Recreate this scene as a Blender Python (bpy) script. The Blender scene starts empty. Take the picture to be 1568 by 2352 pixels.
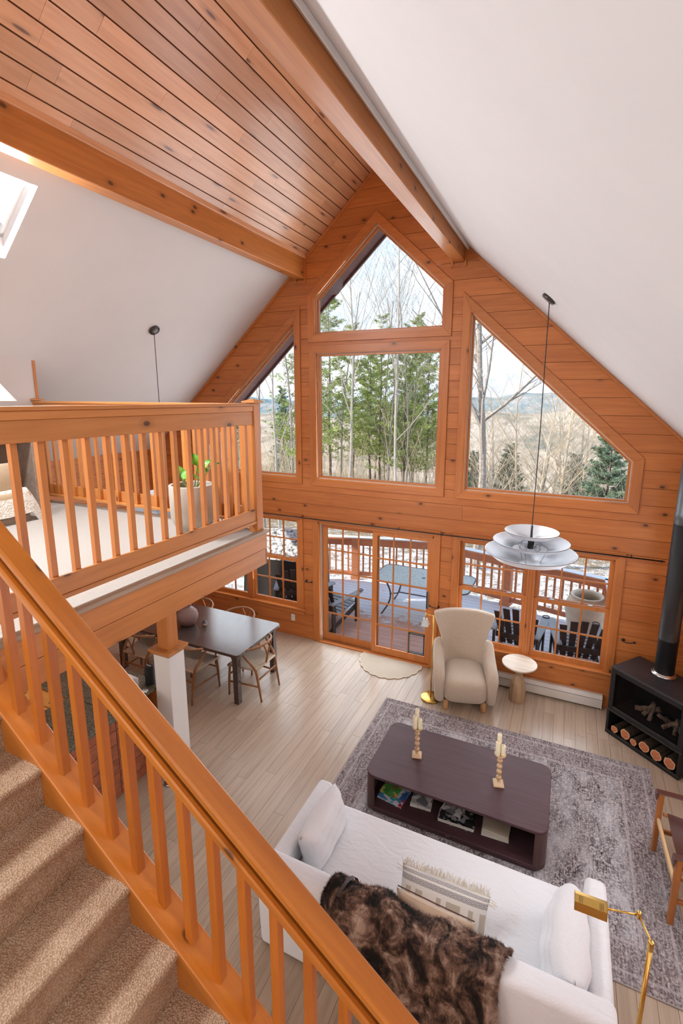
import bpy, bmesh, math, random
from mathutils import Vector, Matrix
S = bpy.context.scene
COL = S.collection
PI = math.pi
R = math.radians

# ---------------------------------------------------------------- camera
cd = bpy.data.cameras.new('camera')
cam = bpy.data.objects.new('camera', cd)
COL.objects.link(cam)
S.camera = cam
cd.sensor_fit = 'HORIZONTAL'
cd.sensor_width = 36.0
cd.lens = 36.0 * 1096.70 / 1568.0
cd.shift_x = (784.0 - 814.89) / 1568.0
cd.shift_y = (1123.46 - 1176.0) / 1568.0
cd.clip_start = 0.05
cd.clip_end = 9000.0
def cam_matrix(yaw, pitch, roll, loc):
    f = Vector((0, math.cos(pitch), math.sin(pitch)))
    u = Vector((0, -math.sin(pitch), math.cos(pitch)))
    r = Vector((1, 0, 0))
    r, u = math.cos(roll) * r + math.sin(roll) * u, math.cos(roll) * u - math.sin(roll) * r
    Z = Matrix.Rotation(yaw, 3, 'Z')
    r, u, f = Z @ r, Z @ u, Z @ f
    m = Matrix((r, u, -f)).transposed().to_4x4()
    m.translation = loc
    return m
cam.matrix_world = cam_matrix(0.4202, -0.1879, 0.0055, Vector((2.5963, -6.4855, 3.9883)))

# ---------------------------------------------------------------- colour management
S.view_settings.view_transform = 'Standard'
S.view_settings.look = 'None'
S.view_settings.exposure = 0.0
S.view_settings.gamma = 1.0
S.view_settings.use_curve_mapping = False

S.cycles.max_bounces = 5
S.cycles.diffuse_bounces = 3
S.cycles.glossy_bounces = 2
S.cycles.transmission_bounces = 4
S.cycles.transparent_max_bounces = 10
S.cycles.caustics_reflective = False
S.cycles.caustics_refractive = False
S.cycles.sample_clamp_indirect = 6.0
S.cycles.use_adaptive_sampling = True
S.cycles.adaptive_threshold = 0.09
S.cycles.adaptive_min_samples = 14
S.cycles.use_denoising = True

# ---------------------------------------------------------------- sky
wd = bpy.data.worlds.new('sky')
S.world = wd
wd.use_nodes = True
wn, wl = wd.node_tree.nodes, wd.node_tree.links
wn.clear()
w_out = wn.new('ShaderNodeOutputWorld')
w_bg = wn.new('ShaderNodeBackground')
w_tc = wn.new('ShaderNodeTexCoord')
w_sep = wn.new('ShaderNodeSeparateXYZ')
w_ramp = wn.new('ShaderNodeValToRGB')
w_map = wn.new('ShaderNodeMapping')
w_noise = wn.new('ShaderNodeTexNoise')
w_cr = wn.new('ShaderNodeValToRGB')
w_mix = wn.new('ShaderNodeMixRGB')
wl.new(w_tc.outputs['Generated'], w_sep.inputs[0])
wl.new(w_sep.outputs['Z'], w_ramp.inputs[0])
e = w_ramp.color_ramp.elements
e[0].position = 0.0; e[0].color = (0.88, 0.93, 1.0, 1)
e[1].position = 0.75; e[1].color = (0.36, 0.58, 0.95, 1)
x = w_ramp.color_ramp.elements.new(0.22); x.color = (0.66, 0.83, 1.0, 1)
w_map.inputs['Scale'].default_value = (2.0, 2.0, 7.0)
wl.new(w_tc.outputs['Generated'], w_map.inputs[0])
wl.new(w_map.outputs[0], w_noise.inputs['Vector'])
w_noise.inputs['Scale'].default_value = 1.6
w_noise.inputs['Detail'].default_value = 6
w_cr.color_ramp.elements[0].position = 0.40
w_cr.color_ramp.elements[1].position = 0.68
wl.new(w_noise.outputs[0], w_cr.inputs[0])
wl.new(w_cr.outputs[0], w_mix.inputs[0])
wl.new(w_ramp.outputs[0], w_mix.inputs[1])
w_mix.inputs[2].default_value = (0.95, 0.97, 1.0, 1)
wl.new(w_mix.outputs[0], w_bg.inputs[0])
w_bg.inputs[1].default_value = 1.5
wl.new(w_bg.outputs[0], w_out.inputs[0])

# ---------------------------------------------------------------- sun, daylight openings and added fill lamps
sd = bpy.data.lights.new('sun', 'SUN')
sd.energy = 7.0
sd.color = (1.0, 0.90, 0.74)
sd.angle = R(1.2)
sun = bpy.data.objects.new('sun', sd)
COL.objects.link(sun)
sun.rotation_euler = (Vector((0.80, 0.42, -0.50))).to_track_quat('-Z', 'Y').to_euler()

def area(name, loc, direction, sx, sy, power, color=(1, 1, 1)):
    d = bpy.data.lights.new(name, 'AREA')
    d.shape = 'RECTANGLE'
    d.size, d.size_y = sx, sy
    d.energy = power
    d.color = color
    o = bpy.data.objects.new(name, d)
    COL.objects.link(o)
    o.location = loc
    o.rotation_euler = Vector(direction).to_track_quat('-Z', 'Y').to_euler()
    return o
# daylight through the left roof skylights (slope faces -X), then fill lamps added on the right slope and solid walls
ZC0 = lambda x_: 7.02 - 0.9165 * abs(x_)
L_SKY = 75
DAY = (0.88, 0.94, 1.0)
area('skylight_daylight', (-1.80, -3.94, ZC0(1.80) + .09), (0.675, 0, -0.737), 0.54, 0.70, L_SKY * 1.5, DAY)
area('skylight_daylight_rear', (-1.80, -5.95, ZC0(1.80) + .09), (0.675, 0, -0.737), 0.86, 0.70, L_SKY * 2.4, DAY)
area('added_skylight_right', (1.80, -7.6, ZC0(1.80) + .09), (-0.675, 0, -0.737), 1.17, 0.70, L_SKY * 0.5, DAY)  # unseen skylight, added to give the room more light
area('side_fill_lamp', (4.28, -2.9, 1.45), (-1, 0, -0.12), 2.6, 1.5, 40, DAY)  # added fill lamp for right-facing sides, solid wall behind it
area('side_fill_lamp_rear', (4.28, -6.4, 1.45), (-1, 0, -0.12), 2.6, 1.5, 30, DAY)  # second added fill lamp, farther back along the solid wall
area('rear_fill_lamp', (0.8, -9.35, 3.4), (0, 1, -0.10), 4.6, 3.0, 65, (1.0, 0.97, 0.94))  # added fill lamp behind the camera, no opening in the wall
area('rear_fill_lamp_lower', (-2.6, -9.35, 1.35), (0, 1, 0.0), 2.6, 1.7, 110, (1.0, 0.96, 0.92))  # added low fill lamp for the space under the loft
# daylight entering through the gable windows and the patio door
L_WIN = 2.6
for nm, x_, z_, w_, h_ in (('square_window', 0, 3.70, 1.88, 1.86), ('peak_window', 0, 5.40, 1.8, 0.96), ('right_window', 2.2, 3.45, 1.7, 1.35),
                           ('left_window', -2.2, 3.45, 1.7, 1.35), ('patio_door', 0, 1.05, 1.8, 1.9), ('right_pair', 2.28, 1.28, 1.9, 1.5), ('left_pair', -2.28, 1.28, 1.9, 1.5)):
    area(nm + '_daylight', (x_, 0.014, z_), (0, -1, -0.02), w_, h_, L_WIN * PI * w_ * h_, DAY)

# ---------------------------------------------------------------- helpers: meshes
class MB:
    def __init__(s):
        s.v, s.f = [], []
    def add(s, vs, fs):
        n = len(s.v)
        s.v += [tuple(p) for p in vs]
        s.f += [tuple(i + n for i in f) for f in fs]
        return s
    def box(s, x0, x1, y0, y1, z0, z1):
        return s.add([(x0, y0, z0), (x1, y0, z0), (x1, y1, z0), (x0, y1, z0), (x0, y0, z1), (x1, y0, z1), (x1, y1, z1), (x0, y1, z1)],
                     [(0, 3, 2, 1), (4, 5, 6, 7), (0, 1, 5, 4), (1, 2, 6, 5), (2, 3, 7, 6), (3, 0, 4, 7)])
    def hexa(s, a, b):
        """two matching polygons (lists of points) joined into a closed solid"""
        n = len(a)
        fs = [tuple(range(n)), tuple(range(2 * n - 1, n - 1, -1))]
        fs += [(i, i + n, (i + 1) % n + n, (i + 1) % n) for i in range(n)]
        return s.add(list(a) + list(b), fs)
    def prism_y(s, poly, y0, y1):
        return s.hexa([(x, y0, z) for x, z in poly], [(x, y1, z) for x, z in poly])
    def prism_x(s, poly, x0, x1):
        return s.hexa([(x0, y, z) for y, z in poly], [(x1, y, z) for y, z in poly])
    def prism_z(s, poly, z0, z1):
        return s.hexa([(x, y, z0) for x, y in poly], [(x, y, z1) for x, y in poly])
    def bar(s, p, q, w, h, up=(0, 0, 1)):
        """rectangular bar from p to q; w sideways, h along 'up'"""
        p, q = Vector(p), Vector(q)
        d = (q - p).normalized()
        u = Vector(up)
        sd_ = d.cross(u)
        if sd_.length < 1e-4:
            sd_ = d.cross(Vector((1, 0, 0)))
        sd_.normalize()
        u = sd_.cross(d).normalized()
        a = [p + sd_ * (w / 2 * i) + u * (h / 2 * j) for i, j in ((-1, -1), (1, -1), (1, 1), (-1, 1))]
        b = [t + (q - p) for t in a]
        return s.hexa(a, b)
    def tube(s, pts, rad, n=8, caps=True, flat=1.0):
        pts = [Vector(p) for p in pts]
        m = len(pts)
        if not hasattr(rad, '__len__'):
            rad = [rad] * m
        base = len(s.v)
        ref = None
        for i, p in enumerate(pts):
            if i == 0: t = pts[1] - pts[0]
            elif i == m - 1: t = pts[-1] - pts[-2]
            else: t = pts[i + 1] - pts[i - 1]
            t.normalize()
            if ref is None:
                ref = Vector((0, 0, 1)) if abs(t.z) < 0.9 else Vector((1, 0, 0))
            a = t.cross(ref)
            if a.length < 1e-5: a = t.cross(Vector((0.3, 1, 0.2)))
            a.normalize()
            b = a.cross(t).normalized()
            ref = b
            for k in range(n):
                an = 2 * PI * k / n
                s.v.append(tuple(p + a * (rad[i] * math.cos(an)) + b * (rad[i] * flat * math.sin(an))))
        for i in range(m - 1):
            for k in range(n):
                k2 = (k + 1) % n
                s.f.append((base + i * n + k, base + i * n + k2, base + (i + 1) * n + k2, base + (i + 1) * n + k))
        if caps:
            s.f.append(tuple(base + k for k in range(n))[::-1])
            s.f.append(tuple(base + (m - 1) * n + k for k in range(n)))
        return s
    def lathe(s, prof, n=24, c=(0, 0, 0), closed_ends=True):
        base = len(s.v)
        for r, z in prof:
            for k in range(n):
                a = 2 * PI * k / n
                s.v.append((c[0] + r * math.cos(a), c[1] + r * math.sin(a), c[2] + z))
        for i in range(len(prof) - 1):
            for k in range(n):
                k2 = (k + 1) % n
                s.f.append((base + i * n + k, base + i * n + k2, base + (i + 1) * n + k2, base + (i + 1) * n + k))
        if closed_ends:
            s.f.append(tuple(base + k for k in range(n))[::-1])
            s.f.append(tuple(base + (len(prof) - 1) * n + k for k in range(n)))
        return s
    def grid(s, nu, nv, fn, wrap_u=False):
        base = len(s.v)
        for j in range(nv):
            for i in range(nu):
                s.v.append(tuple(fn(i / (nu - (0 if wrap_u else 1)), j / (nv - 1))))
        for j in range(nv - 1):
            for i in range(nu if wrap_u else nu - 1):
                i2 = (i + 1) % nu
                s.f.append((base + j * nu + i, base + j * nu + i2, base + (j + 1) * nu + i2, base + (j + 1) * nu + i))
        return s
    def mesh(s, name, mats, smooth=False, bevel=0.0, seg=1, weld=0.0, angle=30, subdiv=0):
        me = bpy.data.meshes.new(name)
        me.from_pydata(s.v, [], s.f)
        bm = bmesh.new()
        bm.from_mesh(me)
        if weld: bmesh.ops.remove_doubles(bm, verts=bm.verts[:], dist=weld)
        bmesh.ops.recalc_face_normals(bm, faces=bm.faces[:])
        if bevel:
            ed = [e_ for e_ in bm.edges if len(e_.link_faces) == 2 and e_.calc_face_angle(0) > R(angle)]
            bmesh.ops.bevel(bm, geom=ed, offset=bevel, segments=seg, affect='EDGES', profile=0.5, clamp_overlap=True)
        if subdiv:
            for _ in range(subdiv):
                bmesh.ops.subdivide_edges(bm, edges=bm.edges[:], cuts=1, use_grid_fill=True, smooth=0.0)
        bm.to_mesh(me)
        bm.free()
        if smooth:
            me.polygons.foreach_set('use_smooth', [True] * len(me.polygons))
        if not isinstance(mats, (list, tuple)): mats = [mats]
        for m in mats: me.materials.append(m)
        return me
    def build(s, name, mats, parent=None, **kw):
        return link(name, s.mesh(name, mats, **kw), parent)

def link(name, me, parent=None, loc=None, rot=None, scale=None):
    o = bpy.data.objects.new(name, me)
    COL.objects.link(o)
    if parent is not None: o.parent = parent
    if loc is not None: o.location = loc
    if rot is not None: o.rotation_euler = rot
    if scale is not None: o.scale = scale
    return o
def tag(o, label=None, cat=None, group=None, kind=None):
    if label: o['label'] = label
    if cat: o['category'] = cat
    if group: o['group'] = group
    if kind: o['kind'] = kind
    return o
def thing(name, label=None, cat=None, loc=(0, 0, 0), rotz=0.0, group=None, kind=None):
    o = bpy.data.objects.new(name, None)
    o.empty_display_size = 0.1
    COL.objects.link(o)
    o.location = loc
    o.rotation_euler = (0, 0, rotz)
    return tag(o, label, cat, group, kind)
def kids(o):
    return list(o.children)
def copy_tree(o, parent=None):
    c = o.copy()
    COL.objects.link(c)
    c.parent = parent
    for ch in kids(o):
        copy_tree(ch, c)
    return c
def dup(root, loc, rotz, label=None):
    ch0 = kids(root)
    c = root.copy()
    COL.objects.link(c)
    for ch in ch0: copy_tree(ch, c)
    c.location = loc
    c.rotation_euler = (0, 0, rotz)
    if label: c['label'] = label
    return c
_unit = {}
def unit_box(m):
    if m.name not in _unit:
        _unit[m.name] = MB().box(-.5, .5, -.5, .5, -.5, .5).mesh('piece', m)
    return _unit[m.name]
def piece(name, m, x0, x1, y0, y1, z0, z1, parent, rot=None):
    return link(name, unit_box(m), parent, ((x0 + x1) / 2, (y0 + y1) / 2, (z0 + z1) / 2), rot, (x1 - x0, y1 - y0, z1 - z0))

# ---------------------------------------------------------------- helpers: materials
def new_mat(name, color=(.8, .8, .8), rough=0.5, metal=0.0, spec=0.5):
    m = bpy.data.materials.new(name)
    m.use_nodes = True
    nt = m.node_tree
    b = nt.nodes['Principled BSDF']
    b.inputs['Base Color'].default_value = (*color, 1)
    b.inputs['Roughness'].default_value = rough
    b.inputs['Metallic'].default_value = metal
    b.inputs['Specular IOR Level'].default_value = spec
    return m, nt, b
def nd(nt, typ, **kw):
    n = nt.nodes.new(typ)
    for k, v in kw.items():
        if k in n.inputs: n.inputs[k].default_value = v
        else: setattr(n, k, v)
    return n
def ramp(nt, src, stops):
    n = nt.nodes.new('ShaderNodeValToRGB')
    el = n.color_ramp.elements
    while len(el) < len(stops): el.new(0.5)
    for i, (p, c) in enumerate(stops):
        el[i].position = p
        el[i].color = (*c, 1) if len(c) == 3 else c
    nt.links.new(src, n.inputs[0])
    return n.outputs[0]
def mixc(nt, fac, a, b, mode='MIX'):
    n = nt.nodes.new('ShaderNodeMixRGB')
    n.blend_type = mode
    for i, v in ((0, fac), (1, a), (2, b)):
        if hasattr(v, 'is_output'): nt.links.new(v, n.inputs[i])
        elif isinstance(v, (int, float)): n.inputs[i].default_value = v
        else: n.inputs[i].default_value = (*v, 1)
    return n.outputs[0]
def coords(nt, world=True, scale=(1, 1, 1), rnd=0.0, loc=(0, 0, 0), rot=(0, 0, 0)):
    if world:
        src = nt.nodes.new('ShaderNodeNewGeometry').outputs['Position']
    else:
        src = nt.nodes.new('ShaderNodeTexCoord').outputs['Object']
    if rnd:
        oi = nt.nodes.new('ShaderNodeObjectInfo')
        mu = nd(nt, 'ShaderNodeMath', operation='MULTIPLY')
        mu.inputs[1].default_value = rnd
        nt.links.new(oi.outputs['Random'], mu.inputs[0])
        ad = nd(nt, 'ShaderNodeVectorMath', operation='ADD')
        nt.links.new(src, ad.inputs[0])
        nt.links.new(mu.outputs[0], ad.inputs[1])
        src = ad.outputs[0]
    mp = nt.nodes.new('ShaderNodeMapping')
    mp.inputs['Scale'].default_value = scale
    mp.inputs['Location'].default_value = loc
    mp.inputs['Rotation'].default_value = rot
    nt.links.new(src, mp.inputs[0])
    return mp.outputs[0]
def noise(nt, vec, scale=1.0, detail=4.0, rough=0.55, dist=0.0):
    n = nd(nt, 'ShaderNodeTexNoise', Scale=scale, Detail=detail, Roughness=rough, Distortion=dist)
    nt.links.new(vec, n.inputs['Vector'])
    return n.outputs[0]
def bump(nt, b, src, strength=0.2, dist=0.01):
    n = nd(nt, 'ShaderNodeBump', Strength=strength, Distance=dist)
    nt.links.new(src, n.inputs['Height'])
    nt.links.new(n.outputs[0], b.inputs['Normal'])
def wood(name, dark, light, axis='X', world=True, knots=0.5, rough=0.4, knot_col=(0.10, 0.035, 0.012), var=0.25, coat=0.0, grain=26.0, rnd=37.0, knot_cell=(2.3, 3.8), spec=0.5):
    m, nt, b = new_mat(name, light, rough, 0, spec)
    i = 'XYZ'.index(axis)
    sc = [grain] * 3; sc[i] = 1.6
    v = coords(nt, world, tuple(sc), rnd)
    g = noise(nt, v, 1.0, 5, 0.6, 0.4)
    sc2 = [5.0] * 3; sc2[i] = 0.7
    v2 = coords(nt, world, tuple(sc2), rnd)
    g2 = noise(nt, v2, 1.0, 3, 0.5, 1.2)
    c1 = ramp(nt, g, [(0.30, dark), (0.62, light)])
    mid = tuple((a + c) / 2 for a, c in zip(dark, light))
    c2 = ramp(nt, g2, [(0.35, mid), (0.60, light)])
    c = mixc(nt, 0.5, c1, c2)
    if knots:
        vk = coords(nt, world, (1, 1, 1), rnd)
        sx_k = nt.nodes.new('ShaderNodeSeparateXYZ'); nt.links.new(vk, sx_k.inputs[0])
        oth = [q for q in range(3) if q != i]
        sm_k = nd(nt, 'ShaderNodeMath', operation='ADD')
        nt.links.new(sx_k.outputs[oth[0]], sm_k.inputs[0]); nt.links.new(sx_k.outputs[oth[1]], sm_k.inputs[1])
        al_k = nd(nt, 'ShaderNodeMath', operation='MULTIPLY'); nt.links.new(sx_k.outputs[i], al_k.inputs[0]); al_k.inputs[1].default_value = knot_cell[0]
        ac_k = nd(nt, 'ShaderNodeMath', operation='MULTIPLY'); nt.links.new(sm_k.outputs[0], ac_k.inputs[0]); ac_k.inputs[1].default_value = knot_cell[1]
        cb_k = nt.nodes.new('ShaderNodeCombineXYZ'); nt.links.new(al_k.outputs[0], cb_k.inputs[0]); nt.links.new(ac_k.outputs[0], cb_k.inputs[1])
        vo = nd(nt, 'ShaderNodeTexVoronoi', feature='F1', voronoi_dimensions='2D', Scale=1.0)
        nt.links.new(cb_k.outputs[0], vo.inputs['Vector'])
        sep = nt.nodes.new('ShaderNodeSeparateColor')
        nt.links.new(vo.outputs['Color'], sep.inputs[0])
        on = nd(nt, 'ShaderNodeMath', operation='LESS_THAN')
        nt.links.new(sep.outputs[0], on.inputs[0]); on.inputs[1].default_value = knots
        k1 = ramp(nt, vo.outputs['Distance'], [(0.0, (1, 1, 1)), (0.050, (.9, .9, .9)), (0.075, (.28, .28, .28)), (0.19, (0, 0, 0))])
        mu = nd(nt, 'ShaderNodeMath', operation='MULTIPLY')
        nt.links.new(k1, mu.inputs[0]); nt.links.new(on.outputs[0], mu.inputs[1])
        c = mixc(nt, mu.outputs[0], c, knot_col)
    if var:
        oi = nt.nodes.new('ShaderNodeObjectInfo')
        mr = nd(nt, 'ShaderNodeMapRange')
        nt.links.new(oi.outputs['Random'], mr.inputs[0])
        mr.inputs[3].default_value = 1 - var; mr.inputs[4].default_value = 1 + var * 0.6
        hs = nt.nodes.new('ShaderNodeHueSaturation')
        nt.links.new(c, hs.inputs['Color']); nt.links.new(mr.outputs[0], hs.inputs['Value'])
        c = hs.outputs[0]
    nt.links.new(c, b.inputs['Base Color'])
    if coat:
        b.inputs['Coat Weight'].default_value = coat
        b.inputs['Coat Roughness'].default_value = 0.18
    bump(nt, b, g, 0.08, 0.004)
    return m
def fabric(name, col, col2=None, scale=220.0, rough=0.9, bstr=0.25, world=False, sheen=0.3, big=0.0):
    m, nt, b = new_mat(name, col, rough, 0, 0.25)
    v = coords(nt, world, (1, 1, 1))
    n = noise(nt, v, scale, 2)
    c = ramp(nt, n, [(0.3, col2 or tuple(x_ * .8 for x_ in col)), (0.65, col)])
    nt.links.new(c, b.inputs['Base Color'])
    b.inputs['Sheen Weight'].default_value = sheen
    if big:
        n2 = noise(nt, v, big, 3)
        ad = nd(nt, 'ShaderNodeMath', operation='ADD'); nt.links.new(n, ad.inputs[0]); nt.links.new(n2, ad.inputs[1])
        bump(nt, b, ad.outputs[0], bstr, 0.012)
    else:
        bump(nt, b, n, bstr, 0.003)
    return m
def plain(name, col, rough=0.5, metal=0.0, var=0.06, scale=6.0, spec=0.5, world=False):
    m, nt, b = new_mat(name, col, rough, metal, spec)
    v = coords(nt, world)
    n = noise(nt, v, scale, 4)
    c = ramp(nt, n, [(0.3, tuple(x_ * (1 - var) for x_ in col)), (0.7, tuple(min(1, x_ * (1 + var)) for x_ in col))])
    nt.links.new(c, b.inputs['Base Color'])
    return m

PINE_D, PINE_L = (0.40, 0.105, 0.024), (0.63, 0.215, 0.052)
M = {}
M['pine_x'] = wood('pine_boards_x', PINE_D, PINE_L, 'X', knots=0.38, rough=0.42, var=0.09)
M['pine_y'] = wood('pine_boards_y', PINE_D, PINE_L, 'Y', knots=0.38, rough=0.42, var=0.09)
M['pine_z'] = wood('pine_boards_z', PINE_D, PINE_L, 'Z', knots=0.25, rough=0.42)
M['trim_x'] = wood('pine_trim_x', (0.44, 0.125, 0.030), (0.63, 0.222, 0.056), 'X', knots=0.2, rough=0.38, var=0.1)
M['trim_z'] = wood('pine_trim_z', (0.44, 0.125, 0.030), (0.63, 0.222, 0.056), 'Z', knots=0.2, rough=0.38, var=0.1)
M['sash_x'] = wood('sash_wood_x', (0.48, 0.145, 0.03), (0.65, 0.235, 0.058), 'X', knots=0, rough=0.35, var=0.1)
M['sash_z'] = wood('sash_wood_z', (0.48, 0.145, 0.03), (0.65, 0.235, 0.058), 'Z', knots=0, rough=0.35, var=0.1)
M['ceil_pine'] = wood('ceiling_pine', (0.54, 0.24, 0.11), (0.76, 0.41, 0.225), 'Y', knots=0.6, rough=0.30, knot_col=(0.16, 0.07, 0.04), var=0.22, knot_cell=(1.1, 4.2), coat=0.5)
M['beam'] = wood('beam_fir', (0.36, 0.115, 0.024), (0.60, 0.225, 0.055), 'Y', knots=0.5, rough=0.38, var=0.05, grain=34, coat=0.25)
M['rail_y'] = wood('railing_pine_y', (0.46, 0.160, 0.036), (0.64, 0.260, 0.075), 'Y', knots=0.4, rough=0.36, var=0.1)
M['rail_x'] = wood('railing_pine_x', (0.46, 0.160, 0.036), (0.64, 0.260, 0.075), 'X', knots=0.4, rough=0.36, var=0.1)
M['rail_z'] = wood('railing_pine_z', (0.46, 0.145, 0.030), (0.64, 0.240, 0.062), 'Z', knots=0.12, rough=0.36, var=0.16)
M['stair_wood'] = wood('stair_fir', (0.39, 0.108, 0.012), (0.60, 0.195, 0.024), 'X', world=False, knots=0.3, rough=0.32, var=0.08, coat=0.2)
M['stair_bal'] = wood('stair_fir_upright', (0.35, 0.088, 0.010), (0.56, 0.165, 0.019), 'Z', knots=0.08, rough=0.34, var=0.16)
M['floor'] = wood('oak_floor', (0.35, 0.252, 0.172), (0.55, 0.428, 0.318), 'Y', knots=0, rough=0.30, var=0.09, grain=40, spec=0.5, coat=0.25)
M['white'] = plain('white_plaster', (0.67, 0.63, 0.612), 0.75, var=0.015, scale=3, spec=0.2, world=True)
M['white_paint'] = plain('white_paint', (0.82, 0.80, 0.78), 0.5, var=0.01, world=True)
M['dark_gap'] = plain('board_backing', (0.16, 0.05, 0.012), 0.8, world=True)
M['black'] = plain('black_metal', (0.012, 0.011, 0.011), 0.42)
M['black_matte'] = plain('black_matte_metal', (0.022, 0.021, 0.022), 0.55)
M['chrome'] = plain('satin_nickel', (0.55, 0.53, 0.50), 0.3, 1.0)
M['brass'] = plain('brushed_brass', (0.72, 0.47, 0.13), 0.28, 1.0, var=0.08)

def glass_mat(name, tint=(1, 1, 1), gloss=0.05):
    m = bpy.data.materials.new(name)
    m.use_nodes = True
    nt = m.node_tree
    nt.nodes.remove(nt.nodes['Principled BSDF'])
    out = nt.nodes['Material Output']
    t = nd(nt, 'ShaderNodeBsdfTransparent'); t.inputs[0].default_value = (*tint, 1)
    g = nd(nt, 'ShaderNodeBsdfGlossy', Roughness=0.02)
    lw = nd(nt, 'ShaderNodeLayerWeight', Blend=0.22)
    mr = nd(nt, 'ShaderNodeMapRange')
    nt.links.new(lw.outputs['Fresnel'], mr.inputs[0])
    mr.inputs[3].default_value = 0.0; mr.inputs[4].default_value = gloss * 8
    mx = nt.nodes.new('ShaderNodeMixShader')
    nt.links.new(mr.outputs[0], mx.inputs[0])
    nt.links.new(t.outputs[0], mx.inputs[1]); nt.links.new(g.outputs[0], mx.inputs[2])
    nt.links.new(mx.outputs[0], out.inputs[0])
    return m
M['glass'] = glass_mat('window_glass')

# house dimensions (metres): gable wall in the plane y = 0, ridge over x = 0, floor z = 0
ZR, P = 7.02, 0.9165
XW = 4.32
YB = -9.5
ZC = lambda x_: ZR - P * abs(x_)
LOFT_Z, LOFT_X, LOFT_Y = 2.79, 0.12, -2.93
# ================================================================ floor
rng = random.Random(7)
fl = MB().box(-XW, XW, YB, 0.0, -0.16, -0.014).build('floor', M['dark_gap'])
tag(fl, 'light oak plank floor of the living room', kind='structure')
PW = 0.123
rest = MB()
planks = []
i0 = int(-XW / PW)
for i in range(i0, -i0 + 1):
    xa, xb = max(-XW, i * PW), min(XW, (i + 1) * PW)
    if xb - xa < 0.02: continue
    y = -rng.random() * 1.4
    ys = [0.0, y] if y < -0.3 else [0.0]
    while ys[-1] > -5.2:
        ys.append(max(YB, ys[-1] - rng.uniform(1.1, 2.3)))
    ys.append(YB)
    for a, b in zip(ys[:-1], ys[1:]):
        if a - b < 0.02: continue
        seen = (xb > -1.9 and a > -5.0 and a - b < 3) or (xb > -3.6 and xb <= -1.9 and a > -2.9 and a - b < 3)
        planks.append((0 if seen else 1, xa, xb, b, a))
planks.sort(key=lambda t: (t[0], -t[4]))
for n, (u, xa, xb, ya, yb) in enumerate(planks):
    g = 0.0011
    if u == 0 and n < 295:
        piece('plank', M['floor'], xa + g, xb - g, ya + g, yb - g, -0.02, 0.0, fl)
    else:
        rest.box(xa + g, xb - g, ya + g, yb - g, -0.02, 0.0)
tag(rest.build('plank_field', M['floor'], fl), kind='stuff')

# ================================================================ openings of the gable wall (inner edge of the trim)
A1, A2 = 0.977, 0.962
OP = {
 'pent': [(-A1, 4.90), (A1, 4.90), (A1, 5.43), (0, 5.43 + P * A1), (-A1, 5.43)],
 'mid': [(-A2, 2.74), (A2, 2.74), (A2, 4.655), (-A2, 4.655)],
 'right': [(1.311, 2.74), (3.324, 2.74), (3.324, 3.271), (1.311, 3.271 + P * (3.324 - 1.311))],
 'left': [(-3.324, 2.74), (-1.311, 2.74), (-1.311, 3.271 + P * (3.324 - 1.311)), (-3.324, 3.271)],
 'low_r': [(1.305, 0.51), (3.262, 0.51), (3.262, 2.055), (1.305, 2.055)],
 'low_l': [(-3.262, 0.51), (-1.305, 0.51), (-1.305, 2.055), (-3.262, 2.055)],
 'door': [(-0.938, -0.05), (0.948, -0.05), (0.948, 2.05), (-0.938, 2.05)],
}
def cut_at(poly, z):
    xs = []
    for (x0, z0), (x1, z1) in zip(poly, poly[1:] + poly[:1]):
        if (z0 - z) * (z1 - z) < 0: xs.append(x0 + (x1 - x0) * (z - z0) / (z1 - z0))
    return (min(xs), max(xs)) if len(xs) >= 2 else None
def solid_at(z):
    h = min(XW, (ZR - z) / P)
    iv = [(-h, h)]
    for poly in OP.values():
        c = cut_at(poly, z)
        if c:
            nx = []
            for a, b in iv:
                if c[1] <= a or c[0] >= b: nx.append((a, b)); continue
                if c[0] > a: nx.append((a, c[0]))
                if c[1] < b: nx.append((c[1], b))
            iv = nx
    return iv
BREAKS = sorted({round(z, 5) for p_ in OP.values() for _, z in p_} | {round(ZC(XW), 5)})
def bands(z0, z1):
    zs = [z0] + [z for z in BREAKS if z0 + 1e-4 < z < z1 - 1e-4] + [z1]
    out = []
    for a, b in zip(zs[:-1], zs[1:]):
        lo, hi = solid_at(a + 1e-5), solid_at(b - 1e-5)
        if len(lo) == len(hi): out.append((a, b, list(zip(lo, hi))))
    return out
wf = MB()
for a, b, ivs in bands(0.0, ZR - 0.02):
    for lo, hi in ivs:
        wf.prism_y([(lo[0], a), (lo[1], a), (hi[1], b), (hi[0], b)], 0.02, 0.16)
wall_front = wf.build('wall_front', M['dark_gap'])
tag(wall_front, 'gable wall of knotty orange pine boards around the big windows', kind='structure')
PITCH = 0.2105
rows = [2.75 + k * PITCH for k in range(-13, 20)]
rows = [0.0] + [z for z in rows if 0.05 < z < ZR - 0.08] + [ZR - 0.03]
JOINTS = {2.33: [-0.35], 2.54: [0.72, -2.4], 2.12: [2.0], 0.02: [0.9], 3.0: [], 5.7: []}
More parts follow.
